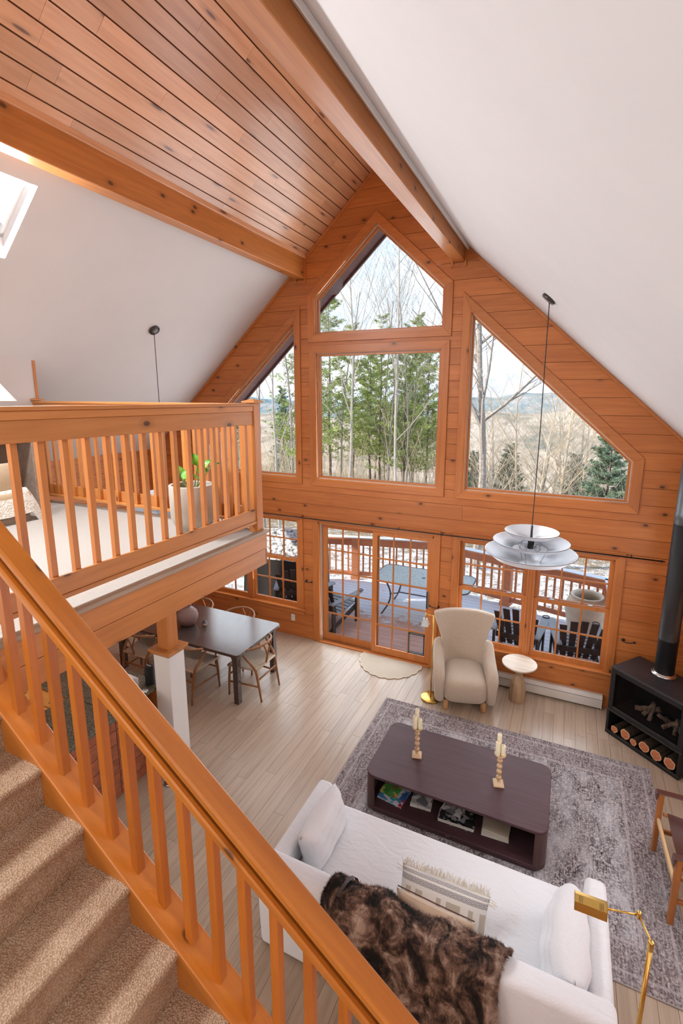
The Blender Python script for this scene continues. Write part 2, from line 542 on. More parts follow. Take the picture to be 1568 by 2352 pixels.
for z0, z1 in zip(rows[:-1], rows[1:]):
    g = 0.0022
    bs = bands(z0 + g, z1 - g)
    if len(bs) == 1:
        nb = []
        for lo, hi in bs[0][2]:
            cuts = []
            if lo[1] - lo[0] > 4.5:
                cuts = sorted(rng.uniform(lo[0] + .4, lo[1] - .4) for _ in range(int((lo[1] - lo[0]) / 3.5)))
            xs = [None] + cuts + [None]
            for q0, q1 in zip(xs[:-1], xs[1:]):
                l = (lo[0] if q0 is None else q0 + .0012, lo[1] if q1 is None else q1 - .0012)
                h = (hi[0] if q0 is None else q0 + .0012, hi[1] if q1 is None else q1 - .0012)
                nb.append([(bs[0][0], bs[0][1], l, h)])
        comps = nb
    else:
        items = [(a, b, lo, hi) for a, b, ivs in bs for lo, hi in ivs]
        par = list(range(len(items)))
        def find(i):
            while par[i] != i: i = par[i]
            return i
        for i_, p1 in enumerate(items):
            for j_, p2 in enumerate(items):
                if abs(p1[1] - p2[0]) < 1e-6 and min(p1[3][1], p2[2][1]) > max(p1[3][0], p2[2][0]) + 1e-4:
                    par[find(i_)] = find(j_)
        gr = {}
        for i_ in range(len(items)): gr.setdefault(find(i_), []).append(items[i_])
        comps = list(gr.values())
    for comp in comps:
        mb = MB()
        wide = max(max(c[2][1] - c[2][0], c[3][1] - c[3][0]) for c in comp)
        if wide < 0.015: continue
        for a, b, lo, hi in comp:
            mb.prism_y([(lo[0], a), (lo[1], a), (hi[1], b), (hi[0], b)], 0.0, 0.022)
        mb.build('board', M['pine_x'], wall_front)

# ================================================================ side and rear walls
wl_ = MB().box(-XW - 0.16, -XW - 0.02, YB, 0.16, 0, ZC(XW) + 0.12).build('wall_left', M['dark_gap'])
tag(wl_, 'low side wall of orange pine boards under the left eave', kind='structure')
zs = [z for z in rows if z < ZC(XW) - .03] + [ZC(XW)]
for z0, z1 in zip(zs[:-1], zs[1:]):
    piece('board', M['pine_y'], -XW - 0.021, -XW, -3.4, 0, z0 + .002, z1 - .002, wl_)
tag(MB().box(-XW - 0.021, -XW, YB, -3.404, 0, ZC(XW)).build('board_field', M['pine_y'], wl_), kind='stuff')
wr = MB().box(XW, XW + 0.16, YB, 0.16, 0, ZC(XW) + 0.12).build('wall_right', M['dark_gap'])
tag(wr, 'side wall of orange pine boards behind the black stove', kind='structure')
for z0, z1 in zip(zs[:-1], zs[1:]):
    piece('board', M['pine_y'], XW - 0.001, XW + 0.02, -3.4, 0, z0 + .002, z1 - .002, wr)
tag(MB().box(XW - 0.001, XW + 0.02, YB, -3.404, 0, ZC(XW)).build('board_field', M['pine_y'], wr), kind='stuff')
wb = MB()
wb.prism_y([(-XW, 0), (XW, 0), (XW, ZC(XW)), (0, ZR), (-XW, ZC(XW))], YB - 0.15, YB)
tag(wb.build('wall_back', M['white']), 'white rear wall of the house', kind='structure')

# ================================================================ roof / ceilings
def slope_solid(mb, x0, x1, y0, y1, t=0.22, lift=0.0):
    mb.hexa([(x0, y0, ZC(x0) + lift), (x1, y0, ZC(x1) + lift), (x1, y1, ZC(x1) + lift), (x0, y1, ZC(x0) + lift)],
            [(x0, y0, ZC(x0) + t), (x1, y0, ZC(x1) + t), (x1, y1, ZC(x1) + t), (x0, y1, ZC(x0) + t)])
def slope_with_holes(mb, x0, x1, y0, y1, holes):
    """holes (xa, xb, ya, yb) all share xa, xb"""
    xa, xb = holes[0][0], holes[0][1]
    slope_solid(mb, x0, xa, y0, y1); slope_solid(mb, xb, x1, y0, y1)
    ys = [y0]
    for h in sorted(holes, key=lambda h: h[2]): ys += [h[2], h[3]]
    ys.append(y1)
    for a, b in zip(ys[::2], ys[1::2]): slope_solid(mb, xa, xb, a, b)
cl = MB()
slope_with_holes(cl, -XW - .2, -1.19, YB, 0.16, [(-2.02, -1.487, -4.22, -3.66), (-2.02, -1.487, -6.4, -5.5)])
ceil_l = tag(cl.build('ceiling_left', M['white']), 'white sloped ceiling above the loft with a skylight', kind='structure')
cr = MB()
slope_with_holes(cr, 1.13, XW + .2, YB, 0.16, [(1.487, 2.02, -8.2, -7.0)])
ceil_r = tag(cr.build('ceiling_right', M['white']), 'broad white sloped ceiling on the right', kind='structure')
cw = MB()
slope_solid(cw, -1.19, 0, YB, 0.16, .22, .021); slope_solid(cw, 0, 1.13, YB, 0.16, .22, .021)
ceil_w = tag(cw.build('ceiling', M['dark_gap']), 'glossy knotty pine board ceiling along the ridge', kind='structure')
TH = math.atan(P)
ub = unit_box(M['ceil_pine'])
for side in (-1, 1):
    for k in range(11):
        xa, xb = k * 0.104 + .001, min((k + 1) * 0.104, 1.14) - .001
        xc = side * (xa + xb) / 2
        wdt = (xb - xa) * math.sqrt(1 + P * P) - 0.0085
        nx, nz = side * P / math.sqrt(1 + P * P), 1 / math.sqrt(1 + P * P)
        ys = [0.0, -rng.uniform(.4, 2.0)]
        while ys[-1] > -5.6: ys.append(ys[-1] - rng.uniform(0.9, 2.4))
        ys.append(YB)
        for a, b in zip(ys[:-1], ys[1:]):
            if side == 1 and a < -0.01 and k > 6: pass
            link('plank', ub, ceil_w, (xc + nx * .010, (a + b) / 2, ZC(xc) + nz * .010), (0, side * TH, 0), (wdt, a - b - .0016, .02))

# skylight linings and glass
for (xa, xb, ya, yb, n) in ((-2.02, -1.487, -4.22, -3.66, 8), (-2.02, -1.487, -6.4, -5.5, 9), (1.487, 2.02, -8.2, -7.0, 10)):  # the right slope one is unseen, added for its light
    t = thing('window_%d' % n, 'skylight in the sloped white ceiling', loc=(0, 0, 0), kind='structure')
    fr = MB()
    for (p0, p1) in (((xa, ya), (xa + .03, yb)), ((xb - .03, ya), (xb, yb)), ((xa, ya), (xb, ya + .03)), ((xa, yb - .03), (xb, yb))):
        slope_solid(fr, p0[0], p1[0], p0[1], p1[1], .26, .17)
    fr.build('frame', M['white_paint'], t)  # frame coloured white to stand in for the skylight's glare
    gl = MB()
    slope_solid(gl, xa + .03, xb - .03, ya + .03, yb - .03, .225, .215)
    gl.build('pane', M['glass'], t)

# ================================================================ beams, mouldings
for (xa, xb, lab) in ((-1.262, -1.12, 'heavy orange fir beam below the pine ceiling, on the loft side'), (1.06, 1.208, 'heavy orange fir beam beside the broad white ceiling')):
    t = thing('ceiling_beam', lab, 'beam', (0, 0, 5.7), 0, None)
    xo = xa if abs(xa) > abs(xb) else xb
    MB().box(xa, xb, YB, -0.004, 0, 0.42 if True else 0).build('timber', M['beam'], t, bevel=.006)
    MB().box(xa - .022, xa, -.018, -.001, -.035, .36).build('collar', M['trim_z'], t)
    MB().box(xb, xb + .022, -.018, -.001, -.035, .36).build('collar', M['trim_z'], t)
    MB().box(xa - .022, xb + .022, -.018, -.001, -.06, -.035).build('collar', M['trim_x'], t)
stain = wood('stained_exterior_wood', (0.17, 0.085, 0.075), (0.27, 0.15, 0.135), 'Y', knots=0, rough=0.6)
M['stain'] = stain
for (xa, xb, s_) in ((-1.262, -1.12, 'left'), (1.06, 1.208, 'right')):
    tl = MB().prism_x([(0.17, 5.70), (1.12, 5.70), (1.28, 5.86), (1.28, 6.02), (0.17, 6.02)], xa, xb).build('rafter_tail', stain)
    tag(tl, 'stained beam tail under the roof overhang, %s of the ridge' % s_, 'beam tail')
ov = MB()
for sg in (-1, 1):
    slope_solid(ov, 0, sg * (XW + .5), 0.16, 1.42, .20, .0)
    x0, x1 = 0, sg * (XW + .5)
    ov.hexa([(x0, 1.42, ZC(x0) - .05), (x1, 1.42, ZC(x1) - .05), (x1, 1.42, ZC(x1) + .2), (x0, 1.42, ZC(x0) + .2)],
            [(x0, 1.46, ZC(x0) - .05), (x1, 1.46, ZC(x1) - .05), (x1, 1.46, ZC(x1) + .2), (x0, 1.46, ZC(x0) + .2)])
tag(ov.build('roof_overhang', stain), 'stained wooden roof overhang outside the peak window', kind='structure')
n_trim = 0
def trim_piece(mb, m, lab):
    global n_trim
    n_trim += 1
    return tag(mb.build('trim_%d' % n_trim, m, bevel=.003), lab, kind='structure')
for sg in (-1, 1):
    mb = MB()
    a, b = sg * 0.02, sg * XW
    d = .036 * math.sqrt(1 + P * P)
    mb.prism_y([(a, ZC(a) - .002), (b, ZC(b) - .002), (b, ZC(b) - d), (a, ZC(a) - d)], -.02, 0.0)
    trim_piece(mb, M['trim_x'], 'thin pine moulding where the gable wall meets the %s ceiling' % ('left' if sg < 0 else 'right'))
mb = MB()
mb.prism_y([(1.208, ZC(1.208)), (1.262, ZC(1.262)), (1.25, ZC(1.25) - .05), (1.208, ZC(1.208) - .05)], YB, -.01)
trim_piece(mb, M['white_paint'], 'white moulding between the right beam and the white ceiling')
mb = MB().prism_y([(-1.12, ZC(1.12)), (-1.09, ZC(1.09)), (-1.095, ZC(1.09) - .05), (-1.12, ZC(1.12) - .022)], YB, -.01)
trim_piece(mb, M['ceil_pine'], 'narrow pine moulding along the top of the loft side beam')

# ================================================================ windows
def offset_poly(poly, d):
    """convex counter-clockwise polygon moved outwards by d"""
    n = len(poly)
    ar = sum(poly[i][0] * poly[(i + 1) % n][1] - poly[(i + 1) % n][0] * poly[i][1] for i in range(n))
    sg = 1 if ar > 0 else -1
    ls = []
    for i in range(n):
        (x0, z0), (x1, z1) = poly[i], poly[(i + 1) % n]
        L = math.hypot(x1 - x0, z1 - z0)
        nx, nz = sg * (z1 - z0) / L, -sg * (x1 - x0) / L
        ls.append((nx, nz, nx * x0 + nz * z0 + d))
    out = []
    for i in range(n):
        a1, b1, c1 = ls[i - 1]; a2, b2, c2 = ls[i]
        D = a1 * b2 - a2 * b1
        out.append(((c1 * b2 - c2 * b1) / D, (a1 * c2 - a2 * c1) / D))
    return out
def ring(name, poly, d0, d1, y0, y1, parent, mx, mz, skip=(), bev=.002):
    a, b = offset_poly(poly, d0), offset_poly(poly, d1)
    n = len(poly)
    for i in range(n):
        if i in skip: continue
        j = (i + 1) % n
        horiz = abs(poly[j][0] - poly[i][0]) > abs(poly[j][1] - poly[i][1])
        MB().prism_y([a[i], a[j], b[j], b[i]], y0, y1).build(name, mx if horiz else mz, parent, bevel=bev)
def pane(name, x0, x1, z0, z1, y, parent):
    piece(name, M['glass'], x0, x1, y - .002, y + .002, z0, z1, parent)
M['alu'] = plain('pale_window_liner', (0.72, 0.62, 0.55), 0.4, var=0.02)
def fixed_window(n, key, lab):
    poly = OP[key]
    t = thing('window_%d' % n, lab, kind='structure')
    ring('trim', poly, 0.0, 0.098, -.022, 0.0, t, M['trim_x'], M['trim_z'])
    ring('jamb', poly, -.014, 0.0, -.012, .10, t, M['sash_x'], M['sash_z'], bev=0)
    ring('liner', poly, -.024, -.014, .035, .10, t, M['alu'], M['alu'], bev=0)
    ring('sash', poly, -.050, -.014, .055, .11, t, M['sash_x'], M['sash_z'])
    MB().prism_y(offset_poly(poly, -.045), .078, .084).build('pane', M['glass'], t)
    return t
fixed_window(1, 'pent', 'five sided peak window below the ridge')
fixed_window(2, 'mid', 'large square picture window looking into the pines')
fixed_window(3, 'left', 'sloped side window beside the loft railing')
w4 = fixed_window(4, 'right', 'sloped side window behind the hanging lamp cord')
def lites(parent, x0, x1, z0, z1, nx, nz, y, bar=.020, dep=.022):
    dx, dz = (x1 - x0) / nx, (z1 - z0) / nz
    for i in range(1, nx):
        piece('muntin', M['sash_z'], x0 + i * dx - bar / 2, x0 + i * dx + bar / 2, y - dep / 2, y + dep / 2, z0, z1, parent)
    for k in range(1, nz):
        piece('muntin', M['sash_x'], x0, x1, y - dep / 2 + .001, y + dep / 2 - .001, z0 + k * dz - bar / 2, z0 + k * dz + bar / 2, parent)
    for i in range(nx):
        for k in range(nz):
            pane('pane', x0 + i * dx, x0 + (i + 1) * dx, z0 + k * dz, z0 + (k + 1) * dz, y, parent)
def sash(parent, x0, x1, z0, z1, y0, y1, w, nx, nz, wb_=None, name='sash'):
    wb_ = wb_ or w
    f = MB()
    f.box(x0, x0 + w, y0, y1, z0, z1); f.box(x1 - w, x1, y0, y1, z0, z1)
    f.box(x0 + w, x1 - w, y0, y1, z0, z0 + wb_); f.box(x0 + w, x1 - w, y0, y1, z1 - w, z1)
    s_ = f.build(name, M['sash_z'], parent)
    lites(s_, x0 + w, x1 - w, z0 + wb_, z1 - w, nx, nz, (y0 + y1) / 2)
    return s_
def pair_window(n, key, lab):
    poly = OP[key]
    t = thing('window_%d' % n, lab, kind='structure')
    ring('trim', poly, 0.0, 0.09, -.022, 0.0, t, M['trim_x'], M['trim_z'])
    ring('jamb', poly, -.016, 0.0, -.012, .12, t, M['sash_x'], M['sash_z'], bev=0)
    (xa, za), (xb, zb) = poly[0], poly[2]
    MB().box(xa - .12, xb + .12, -.05, 0.0, za - .012, za + .012).build('sill', M['trim_x'], t, bevel=.004)
    xm = (xa + xb) / 2
    MB().box(xm - .045, xm + .045, -.005, .12, za, zb).build('mullion', M['trim_z'], t, bevel=.004)
    MB().box(xm - .012, xm + .012, -.015, -.005, za, zb).build('mullion_bead', M['trim_z'], t, bevel=.003)
    zm = 1.345
    for a, b in ((xa + .016, xm - .045), (xm + .045, xb - .016)):
        sash(t, a, b, za + .016, zm + .022, .022, .058, .052, 3, 2, .075)
        up = sash(t, a, b, zm - .022, zb - .016, .066, .102, .050, 3, 2)
        for q in (.25, .75):
            lk = MB().box(a + (b - a) * q - .03, a + (b - a) * q + .03, .012, .05, zm + .022, zm + .036)
            lk.build('sash_lock', M['chrome'], t, bevel=.004)
    return t
pair_window(5, 'low_l', 'pair of double hung windows behind the dining table')
pair_window(6, 'low_r', 'pair of double hung windows behind the cream armchair')
# sliding patio door
dr = thing('door_1', 'sliding patio door with small panes between the lower windows', kind='structure')
(xa, _), (xb, zb) = OP['door'][0], OP['door'][2]
MB().box(xa - .095, xa, -.022, 0, 0, zb + .09).build('trim', M['trim_z'], dr, bevel=.003)
MB().box(xb, xb + .095, -.022, 0, 0, zb + .09).build('trim', M['trim_z'], dr, bevel=.003)
MB().box(xa, xb, -.022, 0, zb, zb + .09).build('trim', M['trim_x'], dr, bevel=.003)
MB().box(xa, xa + .022, -.015, .15, 0, zb).build('jamb', M['sash_z'], dr)
MB().box(xa + .022, xa + .036, .02, .15, 0, zb).build('track', M['alu'], dr)
MB().box(xb - .018, xb, -.015, .15, 0, zb).build('jamb', M['sash_z'], dr)
MB().box(xa, xb, -.015, .15, zb - .022, zb).build('jamb', M['sash_x'], dr)
MB().box(xa, xb, -.03, .16, -.01, .022).build('threshold', M['trim_x'], dr, bevel=.004)
MB().box(xa + .03, xb - .02, .055, .062, .022, .034).build('track', M['chrome'], dr)
sash(dr, -0.895, 0.075, .03, zb - .022, .072, .112, .075, 3, 5, .11, 'door_panel')
dp = sash(dr, -0.012, 0.93, .03, zb - .022, .018, .058, .075, 3, 5, .11, 'door_panel')
hb = MB().box(.862, .885, -.018, .018, .93, 1.20)
hb.build('door_handle', M['black_matte'], dr, bevel=.006)
# pet flap frame in the lowest right pane
x0, x1, z0, z1 = .600, .850, .155, .480
pf = MB()
for bx in ((x0, x0 + .014, z0, z1), (x1 - .014, x1, z0, z1), (x0, x1, z0, z0 + .014), (x0, x1, z1 - .014, z1)):
    pf.box(bx[0], bx[1], .010, .05, bx[2], bx[3])
pf.build('pet_flap_frame', M['black_matte'], dr)

# plain window frames added around the fill lamps, on solid walls out of the picture
def added_window(n, loc, rz, w, h, lab):
    t = thing('window_%d' % n, lab, loc=loc, rotz=rz, kind='structure')
    for x0_, x1_, z0_, z1_ in ((-w / 2 - .08, -w / 2, -h / 2 - .08, h / 2 + .08), (w / 2, w / 2 + .08, -h / 2 - .08, h / 2 + .08), (-w / 2, w / 2, -h / 2 - .08, -h / 2), (-w / 2, w / 2, h / 2, h / 2 + .08), (-.02, .02, -h / 2, h / 2)):
        MB().box(x0_, x1_, -.03, .0, z0_, z1_).build('frame_bar', M['trim_z'], t)
    MB().box(-w / 2, w / 2, -.012, -.006, -h / 2, h / 2).build('pane', M['glass'], t)
added_window(11, (XW - .002, -2.9, 1.45), R(-90), 2.6, 1.5, 'added window frame around the side fill lamp, opposite the sofa')
added_window(12, (XW - .002, -6.4, 1.45), R(-90), 2.6, 1.5, 'added window frame around the side fill lamp near the foot of the stair')
added_window(13, (.8, YB + .002, 3.4), R(180), 4.6, 3.0, 'large added window frame around the rear fill lamp')
added_window(14, (-2.6, YB + .002, 1.35), R(180), 2.6, 1.7, 'added window frame around the lower rear fill lamp')

# ================================================================ loft
M['carpet'] = fabric('loft_carpet', (0.46, 0.41, 0.36), (0.33, 0.29, 0.25), 260, .95, .5, world=True)
M['cap'] = wood('grey_cap_wood', (0.33, 0.235, 0.165), (0.47, 0.36, 0.27), 'Y', knots=0, rough=0.5, var=0.05)
lf = MB().box(-XW, LOFT_X - .03, YB, LOFT_Y - .03, 2.47, LOFT_Z - .02).build('loft_floor', M['white'])
tag(lf, 'carpeted upper loft floor edged with pine boards', kind='structure')
MB().box(-2.90, LOFT_X - .045, YB, LOFT_Y - .045, LOFT_Z - .02, LOFT_Z).build('carpet', M['carpet'], lf)
for z0, z1 in ((2.472, 2.618), (2.624, 2.766)):
    piece('fascia_board', M['rail_y'], LOFT_X - .028, LOFT_X - (.004 if z0 < 2.6 else .0), -9.4, LOFT_Y - .004, z0, z1, lf)
    piece('fascia_board', M['rail_x'], -4.3, LOFT_X - .004, LOFT_Y - .028, LOFT_Y, z0, z1, lf)
MB().box(LOFT_X - .055, LOFT_X + .018, -9.4, LOFT_Y + .018, 2.767, 2.797).build('edge_cap', M['cap'], lf, bevel=.006)
MB().box(-4.3, LOFT_X - .055, LOFT_Y - .055, LOFT_Y + .018, 2.767, 2.797).build('edge_cap', M['cap'], lf, bevel=.006)
kw = MB()
kw.prism_y([(-2.99, LOFT_Z - .02), (-2.87, LOFT_Z - .02), (-2.87, ZC(2.87)), (-2.99, ZC(2.99))], YB, LOFT_Y - .03)
wk = tag(kw.build('wall_loft', M['white']), 'low white wall at the side of the loft behind the lamp', kind='structure')
tag(MB().box(-2.87, -2.855, YB, LOFT_Y - .1, LOFT_Z, LOFT_Z + .11).build('baseboard_loft', M['rail_y'], bevel=.003), 'pine baseboard along the white loft wall', kind='structure')
mb = MB().box(-2.905, -2.862, LOFT_Y - .06, LOFT_Y - .028, 3.95, ZC(2.87) - .01)
trim_piece(mb, M['trim_z'], 'upright pine strip at the corner of the white loft wall')

def newel(parent, x, y, z0, z1, w=.092):
    MB().box(x - w / 2, x + w / 2, y - w / 2, y + w / 2, z0, z1).build('newel_post', M['rail_z'], parent, bevel=.004)
    c = MB()
    c.box(x - w / 2 - .022, x + w / 2 + .022, y - w / 2 - .022, y + w / 2 + .022, z1, z1 + .014)
    k = w / 2 + .022
    c.add([(x - k, y - k, z1 + .014), (x + k, y - k, z1 + .014), (x + k, y + k, z1 + .014), (x - k, y + k, z1 + .014), (x, y, z1 + .036)],
          [(0, 1, 4), (1, 2, 4), (2, 3, 4), (3, 0, 4), (3, 2, 1, 0)])
    c.build('newel_cap', M['rail_x'], parent)
RX, RY = 0.05, -2.99
r1 = thing('loft_railing', 'pine railing along the long open side of the loft', 'railing', (0, 0, LOFT_Z), 0)
r2 = thing('loft_railing', 'pine railing across the window end of the loft behind the planter', 'railing', (0, 0, LOFT_Z), 0)
def rb(parent, m, x0, x1, y0, y1, z0, z1, name):
    return MB().box(x0, x1, y0, y1, z0 - LOFT_Z, z1 - LOFT_Z).build(name, m, parent, bevel=.003)
newel(r1, RX, RY, 0, 3.945 - LOFT_Z)
ye = -5.24
rb(r1, M['rail_y'], RX - .052, RX + .052, ye, RY - .046, 3.918, 3.940, 'top_rail')
rb(r1, M['rail_y'], RX - .034, RX + .040, ye, RY - .046, 3.872, 3.918, 'top_rail')
rb(r1, M['rail_y'], RX + .012, RX + .034, ye, RY - .046, 3.758, 3.872, 'apron_board')
rb(r1, M['rail_y'], RX + .012, RX + .034, ye, RY - .046, 2.900, 3.006, 'bottom_rail')
rb(r1, M['rail_y'], RX - .030, RX + .040, ye, RY - .046, 2.872, 2.899, 'bottom_rail')
bal = MB().box(-.0165, .0165, -.0165, .0165, 0, 3.875 - 2.895).mesh('baluster', M['rail_z'])
y = RY - .046 - .075
while y > -5.2:
    link('baluster', bal, r1, (RX - .006, y, 2.895 - LOFT_Z))
    y -= .1352
newel(r1, RX, -5.292, 0, 3.945 - LOFT_Z)
newel(r2, -2.90, RY, 0, 3.945 - LOFT_Z)
rb(r2, M['rail_x'], -2.854, RX - .046, RY - .052, RY + .052, 3.918, 3.940, 'top_rail')
rb(r2, M['rail_x'], -2.854, RX - .046, RY - .040, RY + .034, 3.872, 3.918, 'top_rail')
rb(r2, M['rail_x'], -2.854, RX - .046, RY + .012, RY + .034, 3.758, 3.872, 'apron_board')
rb(r2, M['rail_x'], -2.854, RX - .046, RY + .012, RY + .034, 2.900, 3.006, 'bottom_rail')
rb(r2, M['rail_x'], -2.854, RX - .046, RY - .040, RY + .030, 2.872, 2.899, 'bottom_rail')
x = RX - .046 - .075
while x > -2.83:
    link('baluster', bal, r2, (x, RY - .006, 2.895 - LOFT_Z))
    x -= .1352

# support column under the loft
cx0, cx1, cy0, cy1 = -1.205, -0.99, -3.145, -2.93
t = thing('support_column', 'square column, white below and pine above, holding up the loft', 'column', ((cx0 + cx1) / 2, (cy0 + cy1) / 2, 0))
h = (cx1 - cx0) / 2
MB().box(-h, h, -h, h, 0, 1.36).build('white_casing', M['white_paint'], t, bevel=.004)
MB().box(-h + .035, h - .035, -h + .035, h - .035, 1.36, 2.468).build('timber_post', M['rail_z'], t, bevel=.004)
c = MB()
c.hexa([(-h - .004, -h - .004, 1.34), (h + .004, -h - .004, 1.34), (h + .004, h + .004, 1.34), (-h - .004, h + .004, 1.34)],
       [(-h - .034, -h - .034, 1.385), (h + .034, -h - .034, 1.385), (h + .034, h + .034, 1.385), (-h - .034, h + .034, 1.385)])
c.box(-h - .034, h + .034, -h - .034, h + .034, 1.385, 1.405)
c.build('capital_moulding', M['rail_x'], t)
c = MB().box(-h - .014, h + .014, -h - .014, h + .014, 0, .09)
c.box(-h - .02, h + .02, -h - .02, h + .02, 0, .02)
c.build('base_moulding', M['pine_x'], t)

# ================================================================ stair
M['berber'] = None
m, nt, b = new_mat('berber_carpet', (0.42, 0.27, 0.17), 0.95, 0, 0.2)
v = coords(nt, True, (1, 1, 1))
vo = nd(nt, 'ShaderNodeTexVoronoi', feature='F1', Scale=150.0)
nt.links.new(v, vo.inputs['Vector'])
n2 = noise(nt, v, 9, 3)
c1 = ramp(nt, vo.outputs['Distance'], [(0.15, (0.70, 0.51, 0.355)), (0.62, (0.33, 0.195, 0.11))])
c2 = mixc(nt, .35, c1, ramp(nt, n2, [(0.35, (0.35, 0.215, 0.125)), (0.65, (0.58, 0.41, 0.28))]))
nt.links.new(c2, b.inputs['Base Color'])
inv = nd(nt, 'ShaderNodeMath', operation='SUBTRACT'); inv.inputs[0].default_value = 1.0
nt.links.new(vo.outputs['Distance'], inv.inputs[1])
bump(nt, b, inv.outputs[0], 0.9, 0.006)
M['berber'] = m
RUN, RISE = 0.2487, 0.1939
X0, Z0 = 0.576, 2.362      # one nosing, read off the stringer
SY0, SY1 = -6.75, -5.357
st = thing('staircase', 'carpeted stair descending past the loft to the living room floor', 'staircase', (X0, SY1, 0), 0)
st_loc = Vector((X0, SY1, 0))
k = -2
while True:
    xn, zn = X0 + k * RUN, Z0 - k * RISE
    if zn < 0.02: break
    if zn > LOFT_Z + .01: k += 1; continue
    tr = MB()
    prof = [(xn - RUN - .03, zn - .04)]
    prof += [(xn - RUN - .03, zn)]
    for a in range(0, 91, 18):
        prof.append((xn - .018 + .018 * math.sin(R(a)), zn - .018 + .018 * math.cos(R(a))))
    prof += [(xn - .004, zn - .030), (xn - .02, zn - .045)]
    tr.prism_y([(p_[0] - X0, p_[1]) for p_ in prof], SY0 - SY1, 0)
    tr.build('tread', M['berber'], st)
    rs = MB().box(xn - .045 - X0, xn - .018 - X0, SY0 - SY1, 0, max(0, zn - RISE - .02), zn - .03)
    rs.build('riser', M['berber'], st)
    k += 1
nst = k
# stringer, cap, handrail share the slope; local X of these parts follows the slope
ang = math.atan2(RISE, RUN)
def sloped(name, m, xs, xe, off_lo, off_hi, y0, y1, parent, base_line, bev=.004, poly=None):
    """solid whose cross section lies off_lo..off_hi above the line z = base_line(x) (vertical distances)"""
    L = (xe - xs) / math.cos(ang)
    mb_ = MB().box(0, L, y0, y1, off_lo * math.cos(ang), off_hi * math.cos(ang))
    o = mb_.build(name, m, parent, bevel=bev)
    o.rotation_euler = (0, ang, 0)
    return o, xs, base_line(xs)
sr = thing('stair_railing', 'orange fir stair railing descending across the foreground', 'railing', (0, -5.29, 0), 0)
capz = lambda x_: 2.435 - 0.7795 * (x_ - 0.489)     # top of the stringer cap (baluster feet)
railz = lambda x_: 3.40 - 0.7735 * (x_ - 0.395)     # top far edge of the handrail
XS, XE = 0.125, 3.35
def put(o, xs, z): o.location = (xs, 0, z)
o, xs, z = sloped('stringer_cap', M['stair_wood'], XS, XE, -.03, 0, -.072, .052, sr, capz); put(o, xs, z)
o, xs, z = sloped('stringer', M['stair_wood'], XS, XE, -.52, -.03, -.068, .030, sr, capz); put(o, xs, z)
o, xs, z = sloped('handrail', M['stair_wood'], XS, XE, -.045, 0, -.050, .040, sr, railz, .008); put(o, xs, z)
o, xs, z = sloped('handrail', M['stair_wood'], XS, XE, -.075, -.045, -.032, .022, sr, railz); put(o, xs, z)
o, xs, z = sloped('handrail', M['stair_wood'], XS, XE, -.150, -.075, -.046, -.022, sr, railz, .006); put(o, xs, z)
o, xs, z = sloped('handrail', M['stair_wood'], XS, XE, -.105, -.075, -.060, .030, sr, railz, .006); put(o, xs, z)
x = 0.489 - 2 * .1407
while x < XE - .05:
    w = .0178
    zt, zb_ = railz(x) - .085, capz(x)
    mb_ = MB()
    s1, s2 = .7795 * w, .7735 * w
    mb_.hexa([(-w, -w, zb_ + s1 - .004), (w, -w, zb_ - s1 - .004), (w, w, zb_ - s1 - .004), (-w, w, zb_ + s1 - .004)],
             [(-w, -w, zt + s2), (w, -w, zt - s2), (w, w, zt - s2), (-w, w, zt + s2)])
    o = mb_.build('baluster', M['stair_bal'], sr)
    o.location = (x, -.004, 0)
    x += .1407
# ================================================================ furniture helpers
def rrect(x0, x1, y0, y1, r, n=6):
    pts = []
    for cx_, cy_, a0 in ((x1 - r, y0 + r, -90), (x1 - r, y1 - r, 0), (x0 + r, y1 - r, 90), (x0 + r, y0 + r, 180)):
        for k_ in range(n + 1):
            a = R(a0 + 90 * k_ / n)
            pts.append((cx_ + r * math.cos(a), cy_ + r * math.sin(a)))
    return pts
def curve_pts(ctrl, n=8):
    """Catmull-Rom through control points"""
    c = [Vector(p_) for p_ in ctrl]
    c = [2 * c[0] - c[1]] + c + [2 * c[-1] - c[-2]]
    out = []
    for i_ in range(1, len(c) - 2):
        p0, p1, p2, p3 = c[i_ - 1:i_ + 3]
        for k_ in range(n):
            t_ = k_ / n
            out.append(0.5 * ((2 * p1) + (p2 - p0) * t_ + (2 * p0 - 5 * p1 + 4 * p2 - p3) * t_ ** 2 + (3 * p1 - p0 - 3 * p2 + p3) * t_ ** 3))
    out.append(c[-2])
    return out
def pillow_mb(w, h, t, n=15, pinch=0.5, seed=0, crease=0.0, ex=2.6):
    """soft pillow lying in XZ (w along X, h along Z), thickness t along Y, centred"""
    rr = random.Random(seed)
    ph = [rr.uniform(0, 6) for _ in range(6)]
    mb = MB()
    def surf(sgn):
        def fn(u, v):
            a, b = 2 * u - 1, 2 * v - 1
            prof = max(0, (1 - abs(a) ** ex)) ** pinch * max(0, (1 - abs(b) ** ex)) ** pinch
            k_ = 1 - 0.055 * (1 - b * b) * (a * a) ; k2 = 1 - 0.055 * (1 - a * a) * (b * b)
            wr = crease * (math.sin(9 * a + ph[0] + 3 * b) + math.sin(13 * b + ph[1] - 4 * a)) * prof
            return (a * w / 2 * k_, sgn * (t / 2 * prof + wr), b * h / 2 * k2)
        return fn
    mb.grid(n, n, surf(1)); mb.grid(n, n, surf(-1))
    return mb

